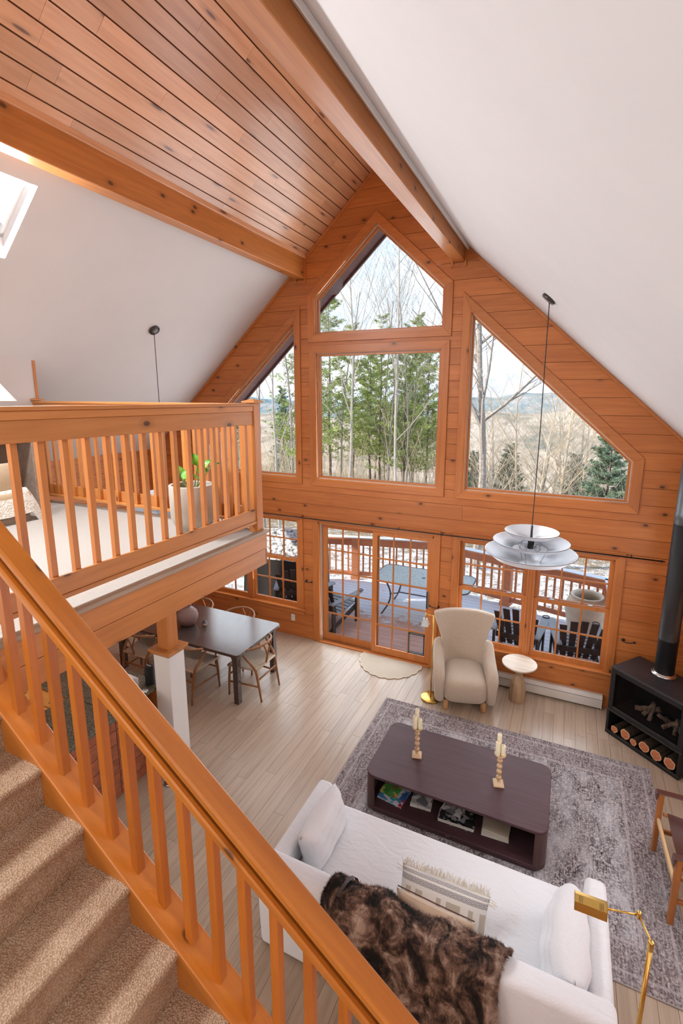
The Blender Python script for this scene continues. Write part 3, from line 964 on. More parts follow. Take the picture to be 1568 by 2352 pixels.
# ================================================================ dining table and chairs
M['espresso'] = wood('dark_stained_oak', (0.030, 0.020, 0.017), (0.075, 0.050, 0.043), 'X', world=False, knots=0, rough=0.26, var=0, coat=0.6)
M['chair_oak'] = wood('oiled_oak', (0.20, 0.08, 0.028), (0.34, 0.150, 0.058), 'Z', world=False, knots=0, rough=0.42, var=0.08)
M['cord'] = fabric('paper_cord', (0.62, 0.50, 0.37), (0.42, 0.32, 0.22), 160, .85, .5)
TX0, TX1, TY0, TY1 = -3.32, -1.04, -1.99, -0.98
dt = thing('dining_table', 'long dark stained dining table beside the pine wall', 'table', ((TX0 + TX1) / 2, (TY0 + TY1) / 2, 0))
hx, hy = (TX1 - TX0) / 2, (TY1 - TY0) / 2
MB().prism_z(rrect(-hx, hx, -hy, hy, .055), .70, .74).build('tabletop', M['espresso'], dt, bevel=.004)
for sx in (-1, 1):
    for sy in (-1, 1):
        mb = MB()
        # leg with a curved shoulder towards the table's length
        prof = [(0, 0), (0.075, 0), (0.078, .55)]
        for a in range(0, 91, 15): prof.append((0.078 + .10 * (1 - math.cos(R(a))), .60 + .10 * math.sin(R(a))))
        prof += [(0, .70)]
        pts = [(sx * (hx - .055 - p_[0]), p_[1]) for p_ in prof]
        yo = sy * (hy - .05)
        mb.prism_y(pts, yo - sy * .075, yo)
        mb.build('leg', M['espresso'], dt, bevel=.006)

def wishbone():
    t = thing('dining_chair', 'wishbone', 'chair', group='wishbone chairs around the dining table')
    for s_ in (-1, 1):
        MB().tube([(s_ * .255, .235, 0), (s_ * .25, .225, .25), (s_ * .245, .21, .465)], [.012, .018, .016], 10).build('leg', M['chair_oak'], t, smooth=True)
        MB().tube(curve_pts([(s_ * .215, -.265, 0), (s_ * .215, -.225, .25), (s_ * .222, -.185, .45), (s_ * .250, -.085, .575), (s_ * .268, .01, .695)], 5),
                  [.012 + .006 * math.sin(PI * i_ / 20) for i_ in range(21)], 10).build('leg', M['chair_oak'], t, smooth=True)
        MB().tube([(s_ * .25, .22, .20), (s_ * .217, -.235, .21)], .0095, 8, flat=1.5).build('stretcher', M['chair_oak'], t, smooth=True)
    MB().tube([(-.25, .222, .30), (.25, .222, .30)], .0095, 8, flat=1.5).build('stretcher', M['chair_oak'], t, smooth=True)
    MB().tube([(-.217, -.22, .30), (.217, -.22, .30)], .0095, 8, flat=1.5).build('stretcher', M['chair_oak'], t, smooth=True)
    hp = []
    for a in range(-20, 201, 10):
        an = R(180 + a)
        hp.append((.272 * math.cos(an), .02 + (.26 if math.sin(an) < 0 else .18) * math.sin(an), .700 + .055 * max(0, -math.sin(an))))
    MB().tube(hp, [.012] + [.0155] * (len(hp) - 2) + [.012], 10).build('hoop_rail', M['chair_oak'], t, smooth=True)
    sp = MB()
    sp.tube(curve_pts([(0, -.20, .44), (0, -.225, .53), (0, -.232, .58)], 4), .016, 8, flat=.5)
    for s_ in (-1, 1):
        sp.tube(curve_pts([(0, -.228, .56), (s_ * .035, -.236, .64), (s_ * .085, -.240, .745)], 4), .014, 8, flat=.5)
    sp.build('y_splat', M['chair_oak'], t, smooth=True)
    se = MB()
    c4 = [(-.262, .232), (.262, .232), (.212, -.20), (-.212, -.20)]
    top = [(x_, y_, .455) for x_, y_ in c4]
    mid = (0, .02, .438)
    bot = [(x_ * .98, y_ * .98, .425) for x_, y_ in c4]
    se.add(top + [mid] + bot, [(0, 1, 4), (1, 2, 4), (2, 3, 4), (3, 0, 4), (8, 7, 6, 5), (0, 5, 6, 1), (1, 6, 7, 2), (2, 7, 8, 3), (3, 8, 5, 0)])
    se.build('woven_seat', M['cord'], t, bevel=.006)
    for i_ in range(4):
        a, b = c4[i_], c4[(i_ + 1) % 4]
        MB().tube([(*a, .44), (*b, .44)], .014, 8).build('seat_rail', M['cord'], t, smooth=True)
    return t
ch = wishbone()
spots = [((-1.13, -1.54, 0), R(90), 'wishbone chair at the head of the dining table, nearest the patio door'),
         ((-1.87, -1.93, 0), 0, 'wishbone chair on the near side of the dining table, partly behind the white column'),
         ((-2.72, -1.93, 0), 0, 'wishbone chair on the near side of the dining table, left of the column'),
         ((-1.80, -1.02, 0), R(180), 'wishbone chair on the window side of the dining table, nearest the patio door'),
         ((-2.60, -1.02, 0), R(180), 'wishbone chair on the window side of the dining table, just right of the big vase'),
         ((-3.28, -1.50, 0), R(-90), 'wishbone chair at the far head of the dining table under the loft edge')]
for n, (l, a, lab) in enumerate(spots):
    c = ch if n == 0 else dup(ch, l, a, lab)
    c.location = l; c.rotation_euler = (0, 0, a); c['label'] = lab
M['plum'] = None
m, nt, b = new_mat('ribbed_plum_ceramic', (0.19, 0.10, 0.085), 0.55)
wv = nd(nt, 'ShaderNodeTexWave', Scale=26.0, Distortion=2.5); wv.bands_direction = 'Z'
nt.links.new(coords(nt, False, rot=(0.25, 0, 0)), wv.inputs['Vector'])
nt.links.new(ramp(nt, wv.outputs[0], [(0.2, (0.145, 0.075, 0.066)), (0.8, (0.26, 0.155, 0.135))]), b.inputs['Base Color'])
bump(nt, b, wv.outputs[0], .3, .004)
M['plum'] = m
vs = thing('vase', 'large round ribbed plum coloured vase on the dining table', 'vase', (-2.25, -1.57, .74))
prof = [(.075, 0), (.115, .035), (.145, .10), (.150, .145), (.135, .20), (.095, .245), (.052, .268), (.050, .285), (.062, .295), (.052, .297), (.040, .28), (.040, .24)]
MB().lathe(prof, 36).build('body', M['plum'], vs, smooth=True)
bv = thing('bud_vase', 'tiny round cream and dark bud vase with a thin stick', 'vase', (-2.005, -1.50, .74))
m, nt, b = new_mat('half_glazed_ceramic', (0.6, 0.5, 0.4), 0.35)
sz = nt.nodes.new('ShaderNodeSeparateXYZ'); nt.links.new(nt.nodes.new('ShaderNodeTexCoord').outputs['Object'], sz.inputs[0])
nt.links.new(ramp(nt, sz.outputs['Z'], [(0.035, (0.55, 0.44, 0.33)), (0.045, (0.07, 0.05, 0.05))]), b.inputs['Base Color'])
MB().lathe([(.018, 0), (.032, .012), (.040, .035), (.034, .058), (.014, .072), (.012, .085), (.016, .088), (.008, .086)], 20).build('body', m, bv, smooth=True)
MB().tube([(0, 0, .07), (-.012, 0, .12)], .0025, 6).build('stick', M['chair_oak'], bv)

# ================================================================ kitchen peninsula
m, nt, b = new_mat('speckled_green_black_granite', (.05, .05, .04), 0.22)
v = coords(nt, True)
nn = noise(nt, v, 70, 5); n3 = noise(nt, v, 6, 4)
c1 = ramp(nt, nn, [(0.34, (0.04, 0.038, 0.032)), (0.52, (0.15, 0.138, 0.095)), (0.72, (0.42, 0.39, 0.27))])
nt.links.new(mixc(nt, .25, c1, ramp(nt, n3, [(0.35, (.05, .05, .045)), (.65, (.24, .225, .16))])), b.inputs['Base Color'])
M['granite'] = m
pen = thing('kitchen_peninsula', 'kitchen counter corner with dark granite tops and terracotta tiled side', 'kitchen counter', (-1.9, -3.7, 0))
ox, oy = -1.9, -3.7
def kb(name, m_, x0, x1, y0, y1, z0, z1, par=None, bev=0.0):
    return MB().box(x0 - ox, x1 - ox, y0 - oy, y1 - oy, z0, z1).build(name, m_, par or pen, bevel=bev)
slabs = [(-1.92, -1.185, -6.0, -4.40), (-1.92, -1.185, -4.397, -3.62), (-1.92, -1.235, -3.617, -3.02), (-3.6, -1.923, -3.617, -3.02)]
for sl in slabs: kb('stone_slab', M['granite'], *sl, .90, .94, bev=.004)
kb('base_cabinet', M['white'], -1.86, -1.30, -6.0, -3.30, 0, .90)
kb('base_cabinet', M['pine_x'], -3.6, -1.86, -3.60, -3.08, 0, .90)
kb('end_panel', M['pine_x'], -3.6, -1.28, -3.08, -3.06, 0, .90)
dm = wood('honey_drawer_wood', (0.62, 0.25, 0.05), (0.80, 0.40, 0.12), 'X', knots=0, rough=0.18, var=0.1)
for i_, (xa, xb) in enumerate(((-2.40, -1.94), (-2.90, -2.42), (-3.4, -2.92))):
    for k_ in range(4):
        d = kb('drawer', dm, xa, xb, -3.622, -3.60, .10 + k_ * .20, .285 + k_ * .20, bev=.004)
        MB().box((xa + xb) / 2 - .05 - ox, (xa + xb) / 2 + .05 - ox, -3.650 - oy, -3.640 - oy, .185 + k_ * .2, .197 + k_ * .2).build('pull', M['chrome'], d)
tm = plain('terracotta_tile', (0.40, 0.13, 0.065), 0.45, var=0.25, scale=14, world=True)
kb('grout', plain('pale_grout', (0.80, 0.70, 0.62), .8), -1.30, -1.288, -6.0, -3.285, 0, .90)
TS = .158
y = -3.29
while y > -5.2:
    z = .895
    while z > .02:
        z2 = max(0.0, z - TS)
        piece('tile', tm, -1.289 - ox, -1.276 - ox, y - TS + .008 - oy, y - oy, z2 + .008, z, pen)
        z -= TS
    y -= TS
kb('end_tile_panel', tm, -1.86, -1.277, -3.286, -3.276, 0, .895)
sp = thing('smart_speaker', 'black cylindrical speaker standing on the granite counter by the column', 'speaker', (-1.335, -3.10, .94))
MB().lathe([(.045, 0), (.052, .006), (.052, .02), (.048, .022), (.048, .195), (.044, .205), (.02, .207)], 28).build('body', fabric('speaker_mesh', (.018, .018, .019), (.008, .008, .008), 400, .8, .3), sp, smooth=True)
MB().lathe([(.036, 0), (.038, .002), (.002, .003)], 24, (0, 0, .207)).build('top_disc', M['black'], sp)
MB().tube([(-.03, .0, .211), (.03, .0, .211)], .003, 6).build('light_bar', plain('white_plastic', (.85, .85, .85), .4), sp)
paper = plain('white_paper', (.82, .80, .77), .8, var=.02)
for i_, (x_, y_, r_, w_, h_, lab) in enumerate(((-1.43, -3.30, .5, .20, .13, 'white envelope standing at an angle on the granite counter, rear of two'), (-1.37, -3.36, .75, .18, .10, 'white envelope leaning on the granite counter, front of two'))):
    en = thing('envelope', lab, 'envelope', (x_, y_, .94), r_)
    MB().hexa([(-w_ / 2, -.005, 0), (w_ / 2, -.005, 0), (w_ / 2, .005, 0), (-w_ / 2, .005, 0)], [(-w_ / 2, .020, h_), (w_ / 2, .020, h_), (w_ / 2, .028, h_), (-w_ / 2, .028, h_)]).build('sleeve', paper, en)
    MB().add([(-w_ / 2, .012, h_), (w_ / 2, .012, h_), (0, .035, h_ + .045), (-w_ / 2, .030, h_), (w_ / 2, .030, h_), (0, .040, h_ + .045)], [(0, 1, 2), (5, 4, 3), (0, 2, 5, 3), (2, 1, 4, 5), (1, 0, 3, 4)]).build('flap', paper, en)
gd = thing('thermostat_remote', 'small white square gadget lying on the counter edge', 'gadget', (-1.265, -3.235, .94), .3)
MB().box(-.028, .028, -.022, .022, 0, .018).build('case', plain('gloss_white_plastic', (.85, .84, .82), .3), gd, bevel=.006, seg=2)
MB().box(-.016, .016, -.012, .012, .0181, .0192).build('screen', plain('grey_lcd', (.45, .46, .44), .2), gd)
ft = thing('chair_foot', 'small round nickel foot on the oak floor beside the tiled counter', 'metal foot', (-.95, -3.29, 0))
MB().lathe([(.055, 0), (.058, .006), (.045, .016), (.018, .022), (.012, .05)], 24).build('disc', M['chrome'], ft, smooth=True)
MB().lathe([(.012, .05), (.010, .075), (.004, .08)], 12).build('stem', M['chrome'], ft, smooth=True)

# ================================================================ rug
m, nt, b = new_mat('faded_persian_rug', (.4, .36, .36), .95, 0, .1)
tc = nt.nodes.new('ShaderNodeTexCoord').outputs['Object']
RGX, RGY = 3.07 / 2, 2.35 / 2
sp_ = nt.nodes.new('ShaderNodeSeparateXYZ'); nt.links.new(tc, sp_.inputs[0])
def mth(op, a, b_=None):
    n_ = nd(nt, 'ShaderNodeMath', operation=op)
    for i_, q_ in enumerate((a, b_)):
        if q_ is None: continue
        if hasattr(q_, 'is_output'): nt.links.new(q_, n_.inputs[i_])
        else: n_.inputs[i_].default_value = q_
    return n_.outputs[0]
dx_ = mth('SUBTRACT', RGX, mth('ABSOLUTE', sp_.outputs['X']))
dy_ = mth('SUBTRACT', RGY, mth('ABSOLUTE', sp_.outputs['Y']))
de = mth('MINIMUM', dx_, dy_)
def mapped(sx, sy, sz):
    mp = nt.nodes.new('ShaderNodeMapping'); mp.inputs['Scale'].default_value = (sx, sy, sz)
    nt.links.new(tc, mp.inputs[0]); return mp.outputs[0]
vo1 = nd(nt, 'ShaderNodeTexVoronoi', feature='F1', Scale=17.0); nt.links.new(mapped(1, 1, 1), vo1.inputs['Vector'])
vo2 = nd(nt, 'ShaderNodeTexVoronoi', feature='DISTANCE_TO_EDGE', Scale=24.0); nt.links.new(mapped(1, 1, 1), vo2.inputs['Vector'])
rings = mth('SINE', mth('MULTIPLY', vo1.outputs['Distance'], 17.0))
nz1 = noise(nt, mapped(1, 1, 1), 62, 5, .75); nz2 = noise(nt, mapped(2.2, 1, 1), 2.2, 4, .6); nzs = noise(nt, mapped(90, 8, 1), 1.0, 3, .6)
motif = mth('ADD', mth('MULTIPLY', rings, .075), mth('MULTIPLY', nz1, .9))
motif = mth('SUBTRACT', motif, mth('MULTIPLY', ramp(nt, vo2.outputs['Distance'], [(0.0, (1, 1, 1)), (.10, (0, 0, 0))]), .14))
field = ramp(nt, motif, [(0.30, (0.045, 0.038, 0.050)), (0.44, (0.22, 0.18, 0.18)), (0.54, (0.46, 0.42, 0.41)), (0.70, (0.68, 0.64, 0.65))])
bord = ramp(nt, motif, [(0.30, (0.10, 0.075, 0.08)), (0.46, (0.28, 0.23, 0.225)), (0.66, (0.58, 0.53, 0.52))])
band = ramp(nt, de, [(0.0, (0, 0, 0)), (0.075, (0, 0, 0)), (0.08, (1, 1, 1)), (.105, (1, 1, 1)), (.11, (.35, .35, .35)), (.29, (.35, .35, .35)), (.295, (1, 1, 1)), (.325, (1, 1, 1)), (.33, (0, 0, 0))])
isb = ramp(nt, de, [(.325, (1, 1, 1)), (.335, (0, 0, 0))])
base = mixc(nt, isb, field, bord)
lines = ramp(nt, de, [(0.07, (0, 0, 0)), (.078, (.42, .42, .42)), (.09, (.42, .42, .42)), (.10, (0, 0, 0)), (.29, (0, 0, 0)), (.297, (.42, .42, .42)), (.315, (.42, .42, .42)), (.322, (0, 0, 0))])
base = mixc(nt, lines, base, (0.60, 0.54, 0.55))
fade = ramp(nt, nz2, [(0.42, (.0, .0, .0)), (0.66, (.62, .62, .62))])
base = mixc(nt, mth('MULTIPLY', fade, mth('SUBTRACT', 1.0, mth('MULTIPLY', isb, .75))), base, (0.66, 0.635, 0.66))
base = mixc(nt, ramp(nt, nzs, [(.45, (0, 0, 0)), (.7, (.5, .5, .5))]), base, (0.66, 0.61, 0.61))
nt.links.new(base, b.inputs['Base Color'])
bump(nt, b, nz1, .2, .003)
rug = thing('area_rug', 'large faded grey and plum patterned rug below the coffee table', 'rug', (.628 + RGX, -.98 - RGY, 0))
MB().grid(25, 21, lambda u, v_: ((2 * u - 1) * RGX, (2 * v_ - 1) * RGY, .008)).build('pile', m, rug, smooth=True)
bd = MB()
for a, b_ in (((-RGX, -RGY), (RGX, -RGY)), ((RGX, -RGY), (RGX, RGY)), ((RGX, RGY), (-RGX, RGY)), ((-RGX, RGY), (-RGX, -RGY))):
    bd.tube([(*a, .005), (*b_, .005)], .005, 6)
bd.build('bound_edge', fabric('rug_binding', (.46, .41, .40), None, 300), rug)

# ================================================================ coffee table
M['walnut'] = wood('dark_walnut', (0.050, 0.022, 0.025), (0.095, 0.046, 0.052), 'X', world=False, knots=0, rough=0.46, var=0, grain=60, spec=0.35)
M['walnut_z'] = wood('dark_walnut_upright', (0.055, 0.024, 0.020), (0.105, 0.052, 0.046), 'Z', world=False, knots=0, rough=0.40, var=0, grain=60)
CX0, CX1, CY0, CY1 = 1.045, 2.705, -2.755, -1.915
ct = thing('coffee_table', 'low dark walnut coffee table with rounded corners and an open shelf', 'coffee table', ((CX0 + CX1) / 2, (CY0 + CY1) / 2, .008))
hx, hy = (CX1 - CX0) / 2, (CY1 - CY0) / 2
MB().prism_z(rrect(-hx, hx, -hy, hy, .10, 8), .385, .412).build('tabletop', M['walnut'], ct, bevel=.003)
MB().prism_z(rrect(-hx, hx, -hy, hy, .10, 8), .030, .070).build('base_shelf', M['walnut'], ct, bevel=.003)
MB().prism_z(rrect(-hx + .02, hx - .02, -hy + .02, hy - .02, .09, 8), 0, .030).build('plinth', M['walnut'], ct)
for s_ in (-1, 1):
    pts_o, pts_i = [], []
    for yy, a0, a1 in ((-hy, 270, 360), (hy, 0, 90)):
        cy_ = yy + .10 if yy < 0 else yy - .10
        for k_ in range(7):
            a = R(a0 + (a1 - a0) * k_ / 6)
            pts_o.append((s_ * (hx - .10 + .10 * math.cos(a)), cy_ + .10 * math.sin(a)))
            pts_i.append((s_ * (hx - .10 + .072 * math.cos(a)), cy_ + .072 * math.sin(a)))
    mb = MB()
    n_ = len(pts_o)
    for i_ in range(n_ - 1):
        mb.prism_z([pts_o[i_], pts_o[i_ + 1], pts_i[i_ + 1], pts_i[i_]], .070, .385)
    mb.build('end_wall', M['walnut_z'], ct, weld=.0005)
MB().box(-hx + .03, hx - .03, .02, .04, .07, .385).build('divider', M['walnut_z'], ct)
MB().box(-.018, .018, -hy - .0015, -hy, .045, .052).build('maker_plate', M['brass'], ct)
# books inside
def art(name, cols, scale, feature='F1'):
    m_, nt_, b_ = new_mat(name, cols[0], .35)
    vo_ = nd(nt_, 'ShaderNodeTexVoronoi', feature='F1', Scale=scale)
    nt_.links.new(coords(nt_, False), vo_.inputs['Vector'])
    s_ = nt_.nodes.new('ShaderNodeSeparateColor'); nt_.links.new(vo_.outputs['Color'], s_.inputs[0])
    r_ = nt_.nodes.new('ShaderNodeValToRGB'); r_.color_ramp.interpolation = 'CONSTANT'
    el = r_.color_ramp.elements
    while len(el) < len(cols): el.new(.5)
    for i_, c_ in enumerate(cols): el[i_].position = i_ / len(cols); el[i_].color = (*c_, 1)
    nt_.links.new(s_.outputs[0], r_.inputs[0]); nt_.links.new(r_.outputs[0], b_.inputs['Base Color'])
    return m_
pages = plain('book_pages', (.78, .74, .66), .8, var=.05, scale=80)
def book(lab, loc, rz, w, d, h, cover, lift=0.0, cat='book'):
    t = thing('book', lab, cat, loc, rz, None)
    c_ = MB().box(-w / 2, w / 2, -d / 2, d / 2, h - .004, h).box(-w / 2, w / 2, -d / 2, d / 2, 0, .004)
    c_.box(-w / 2, -w / 2 + .004, -d / 2, d / 2, .004, h - .004)
    c_.build('cover', cover, t)
    MB().box(-w / 2 + .004, w / 2 - .005, -d / 2 + .005, d / 2 - .005, .004, h - .004).build('page_block', pages, t)
    return t
SH = .008 + .070
kid1 = art('picture_book_cover', [(.75, .78, .85), (.05, .16, .45), (.02, .45, .62), (.85, .85, .88), (.55, .05, .12), (.10, .30, .55)], 22)
kid2 = art('green_picture_cover', [(.10, .42, .08), (.16, .50, .12), (.08, .30, .06), (.55, .18, .06), (.75, .70, .20)], 26)
blk = art('black_photo_cover', [(.01, .01, .01), (.03, .03, .03), (.02, .02, .02), (.35, .35, .35)], 30)
crm = plain('cream_cover', (.75, .70, .60), .6)
mag = art('magazine_cover', [(.80, .78, .74), (.25, .25, .28), (.55, .52, .48), (.9, .88, .85)], 18)
book('big blue and white picture book on the coffee table shelf', (1.285, -2.53, SH), R(-8), .26, .25, .022, kid1)
book('green picture book lying on the blue one in the coffee table', (1.245, -2.50, SH + .0225), R(-8), .18, .19, .012, kid2)
book('stack of pale magazines on the coffee table shelf', (1.56, -2.46, SH), R(4), .20, .27, .030, mag, cat='magazines')
book('thick black photo book on the middle of the coffee table shelf', (1.92, -2.52, SH), R(2), .34, .27, .045, blk)
book('thin pale brochure lying on the black photo book', (1.87, -2.50, SH + .0455), R(-12), .20, .14, .006, mag, cat='brochure')
book('lower cream book at the open end of the coffee table shelf', (2.27, -2.53, SH), R(3), .24, .20, .030, crm)
book('upper cream book with a tan cover at the open end of the coffee table shelf', (2.28, -2.525, SH + .0305), R(-3), .23, .18, .022, plain('tan_cover', (.62, .52, .38), .6))

# candle holders
M['gold_wood'] = plain('gilded_wood', (.60, .40, .22), .42, .15, var=.2, scale=30)
M['maple'] = plain('pale_maple', (.72, .52, .32), .5, var=.1)
wax = new_mat('ivory_wax', (.86, .78, .55), .45)[0]
wax.node_tree.nodes['Principled BSDF'].inputs['Subsurface Weight'].default_value = .25
wax.node_tree.nodes['Principled BSDF'].inputs['Subsurface Radius'].default_value = (.02, .012, .006)
def candlestick(loc, rz, lab):
    t = thing('candle_holder', lab, 'candle holder', loc, rz, 'candle holders on the coffee table')
    b_ = MB()
    b_.hexa([(-.048, -.048, 0), (.048, -.048, 0), (.048, .048, 0), (-.048, .048, 0)], [(-.048, -.048, .016), (.048, -.048, .016), (.048, .048, .016), (-.048, .048, .016)])
    b_.hexa([(-.048, -.048, .016), (.048, -.048, .016), (.048, .048, .016), (-.048, .048, .016)], [(-.030, -.030, .034), (.030, -.030, .034), (.030, .030, .034), (-.030, .030, .034)])
    b_.build('base_block', M['maple'], t, bevel=.003)
    MB().lathe([(.012, .030), (.014, .04), (.009, .05), (.009, .30), (.014, .31)], 16).build('stem', M['maple'], t, smooth=True)
    for k_ in range(4):
        zc = .075 + k_ * .060
        MB().lathe([(.009, -.026), (.020, -.020), (.027, -.004), (.027, .004), (.020, .018), (.009, .024)], 20, (0, 0, zc)).build('bead', M['gold_wood'], t, smooth=True)
    MB().lathe([(.012, .300), (.040, .308), (.052, .318), (.054, .326), (.048, .324), (.010, .318)], 28).build('dish', M['gold_wood'], t, smooth=True)
    return t
def candle(loc, r_, h_, lab):
    t = thing('candle', lab, 'candle', loc, 0, 'ivory pillar candles')
    MB().lathe([(r_ * .94, 0), (r_, .004), (r_, h_ - .004), (r_ * .9, h_), (r_ * .3, h_ - .004), (.001, h_ - .005)], 20).build('wax', wax, t, smooth=True)
    MB().tube([(0, 0, h_ - .006), (.001, 0, h_ + .008)], .0012, 5).build('wick', M['black_matte'], t)
for (x_, y_, rz, who) in ((1.443, -2.325, .25, 'left'), (2.250, -2.360, .25, 'right')):
    z_ = .008 + .412
    candlestick((x_, y_, z_), rz, 'beaded wooden candle holder on the %s half of the coffee table' % who)
    candle((x_ - .018, y_ + .026, z_ + .3205), .021, .185, 'tallest ivory candle of the %s candle holder' % who)
    candle((x_ - .022, y_ - .018, z_ + .3205), .022, .135, 'middle ivory candle of the %s candle holder' % who)
    candle((x_ + .024, y_ - .006, z_ + .3205), .021, .105, 'shortest ivory candle of the %s candle holder' % who)

# ================================================================ sofa
m, nt, b = new_mat('white_linen', (.80, .81, .83), .92, 0, .15)
v = coords(nt, False)
nf = noise(nt, v, 260, 2); nb_ = noise(nt, coords(nt, False, (1, 2.5, 1)), 5.5, 4, .6, 1.0)
nt.links.new(ramp(nt, nf, [(.3, (.74, .745, .76)), (.65, (.82, .825, .845))]), b.inputs['Base Color'])
ad = nd(nt, 'ShaderNodeMath', operation='MULTIPLY_ADD'); nt.links.new(nf, ad.inputs[0]); ad.inputs[1].default_value = .12; nt.links.new(nb_, ad.inputs[2])
bump(nt, b, ad.outputs[0], .45, .02)
M['linen'] = m
SX0, SX1, SYF, SYB = .80, 3.085, -3.19, -4.16
so = thing('sofa', 'white slipcovered sofa with its back to the stair', 'sofa', ((SX0 + SX1) / 2, (SYF + SYB) / 2, .0))
ox, oy = (SX0 + SX1) / 2, (SYF + SYB) / 2
def sbx(name, x0, x1, y0, y1, z0, z1, bev, par=None, seg=4):
    return MB().box(x0 - ox, x1 - ox, y0 - oy, y1 - oy, z0, z1).build(name, M['linen'], par or so, bevel=bev, seg=seg, smooth=True)
sbx('skirted_base', SX0 + .02, SX1 - .02, SYB + .03, SYF - .02, .018, .31, .02)
sbx('seat_cushion', SX0 + .145, SX1 - .145, SYB + .17, SYF, .30, .465, .045)
def slanted(name, a_lo, a_hi, z0, z1, bev):
    return MB().hexa([(x_ - ox, y_ - oy, z0) for x_, y_ in a_lo], [(x_ - ox, y_ - oy, z1) for x_, y_ in a_hi]).build(name, M['linen'], so, bevel=bev, seg=4, smooth=True)
slanted('arm', [(SX0, SYB + .05), (SX0 + .15, SYB + .05), (SX0 + .15, SYF + .005), (SX0, SYF + .005)], [(SX0 - .01, SYB + .05), (SX0 + .13, SYB + .05), (SX0 + .13, SYF + .015), (SX0 - .01, SYF + .015)], .018, .625, .04)
slanted('arm', [(SX1 - .15, SYB + .05), (SX1, SYB + .05), (SX1, SYF + .005), (SX1 - .15, SYF + .005)], [(SX1 - .13, SYB + .05), (SX1 + .01, SYB + .05), (SX1 + .01, SYF + .015), (SX1 - .13, SYF + .015)], .018, .625, .04)
slanted('backrest', [(SX0, SYB), (SX1, SYB), (SX1, SYB + .20), (SX0, SYB + .20)], [(SX0, SYB - .03), (SX1, SYB - .03), (SX1, SYB + .13), (SX0, SYB + .13)], .018, .765, .045)
def cushion(name, lab, cat, loc, rot, w, h, t_, mat_, pinch=.5, seed=0, crease=0.0, ex=2.6, group=None):
    o = thing(name, lab, cat, loc, 0, group)
    o.rotation_euler = rot
    pillow_mb(w, h, t_, 25, pinch, seed, crease, ex).build('cover', mat_, o, smooth=True, weld=.0006)
    return o
cushion('sofa_pillow', 'white linen pillow leaning on the left sofa arm', 'pillow', (1.050, -3.60, .590), (R(-16), 0, R(90)), .58, .33, .20, M['linen'], .42, 3, .004, ex=4.0, group='white sofa pillows')
cushion('sofa_pillow', 'white linen pillow leaning on the right sofa arm', 'pillow', (2.830, -3.725, .595), (R(16), 0, R(90)), .64, .34, .24, M['linen'], .42, 5, .006, ex=4.0, group='white sofa pillows')
# striped lumbar pillow with woven borders and fringe
m, nt, b = new_mat('striped_lumbar_weave', (.72, .68, .62), .9, 0, .15)
tco = nt.nodes.new('ShaderNodeTexCoord').outputs['Object']
sx_ = nt.nodes.new('ShaderNodeSeparateXYZ'); nt.links.new(tco, sx_.inputs[0])
X_, Z_ = sx_.outputs['X'], sx_.outputs['Z']
def band_mask(z0, z1):
    return mth('MULTIPLY', mth('GREATER_THAN', Z_, z0), mth('LESS_THAN', Z_, z1))
dm1 = mth('ABSOLUTE', mth('SUBTRACT', mth('FRACT', mth('MULTIPLY', X_, 34.0)), .5))
def diamonds(zc, half):
    dz = mth('DIVIDE', mth('ABSOLUTE', mth('SUBTRACT', Z_, zc)), half)
    q = mth('ADD', mth('MULTIPLY', dm1, 2.0), dz)
    s1 = mth('SINE', mth('MULTIPLY', q, 11.0))
    return mth('MULTIPLY', mth('GREATER_THAN', s1, .1), mth('LESS_THAN', dz, 1.0))
stripe = mth('GREATER_THAN', mth('FRACT', mth('ADD', mth('MULTIPLY', X_, 9.0), mth('MULTIPLY', mth('SINE', mth('MULTIPLY', X_, 31.0)), .22))), .52)
c = mixc(nt, mth('MULTIPLY', stripe, band_mask(-.06, .055)), (.74, .71, .66), (.50, .44, .36))
for zc, hf in ((.098, .017), (.135, .010), (-.105, .020)):
    c = mixc(nt, diamonds(zc, hf), c, (.035, .035, .075))
nt.links.new(c, b.inputs['Base Color'])
bump(nt, b, noise(nt, tco, 260, 2), .3, .003)
lp = cushion('lumbar_pillow', 'woven lumbar pillow with dark diamond borders and a fringe', 'pillow', (2.055, -3.785, .555), (R(-42), 0, R(1)), .62, .32, .15, m, .5, 2, ex=2.8)
fr = MB(); rr = random.Random(4)
for i_ in range(150):
    if i_ < 116:
        xx = -.305 + .61 * i_ / 115; p0 = Vector((xx, 0, .155)); dv = Vector((rr.uniform(-.35, .35), rr.uniform(-.4, .5), 1))
    else:
        sgn = -1 if i_ % 2 else 1
        p0 = Vector((sgn * .305, 0, rr.uniform(-.15, .155))); dv = Vector((sgn, rr.uniform(-.3, .3), rr.uniform(-.4, .4)))
        if abs(p0.z) < .11: continue
    dv.normalize(); L_ = rr.uniform(.035, .062)
    fr.tube([p0, p0 + dv * L_ * .5 + Vector((0, rr.uniform(-.006, .006), 0)), p0 + dv * L_ + Vector((rr.uniform(-.012, .012), rr.uniform(-.012, .012), -.004))], [.0028, .0030, .0016], 4)
tag(fr.build('fringe', plain('ecru_yarn', (.74, .68, .58), .9), lp), kind='stuff')
satin = new_mat('champagne_satin', (.56, .40, .27), .34, 0, .6)[0]
bb = satin.node_tree.nodes['Principled BSDF']; bb.inputs['Sheen Weight'].default_value = .4
sa = cushion('satin_pillow', 'champagne satin pillow wedged between the lumbar pillow and the fur throw', 'pillow', (2.03, -3.925, .545), (R(-16), 0, R(-2)), .54, .28, .15, satin, .55, 8, .006, ex=2.4)
pe = MB()
for a, b_ in (((-.262, .155), (0, .152)), ((0, .152), (.262, .155))):
    pe.tube([(a[0], 0, a[1]), (b_[0], 0, b_[1])], .004, 6)
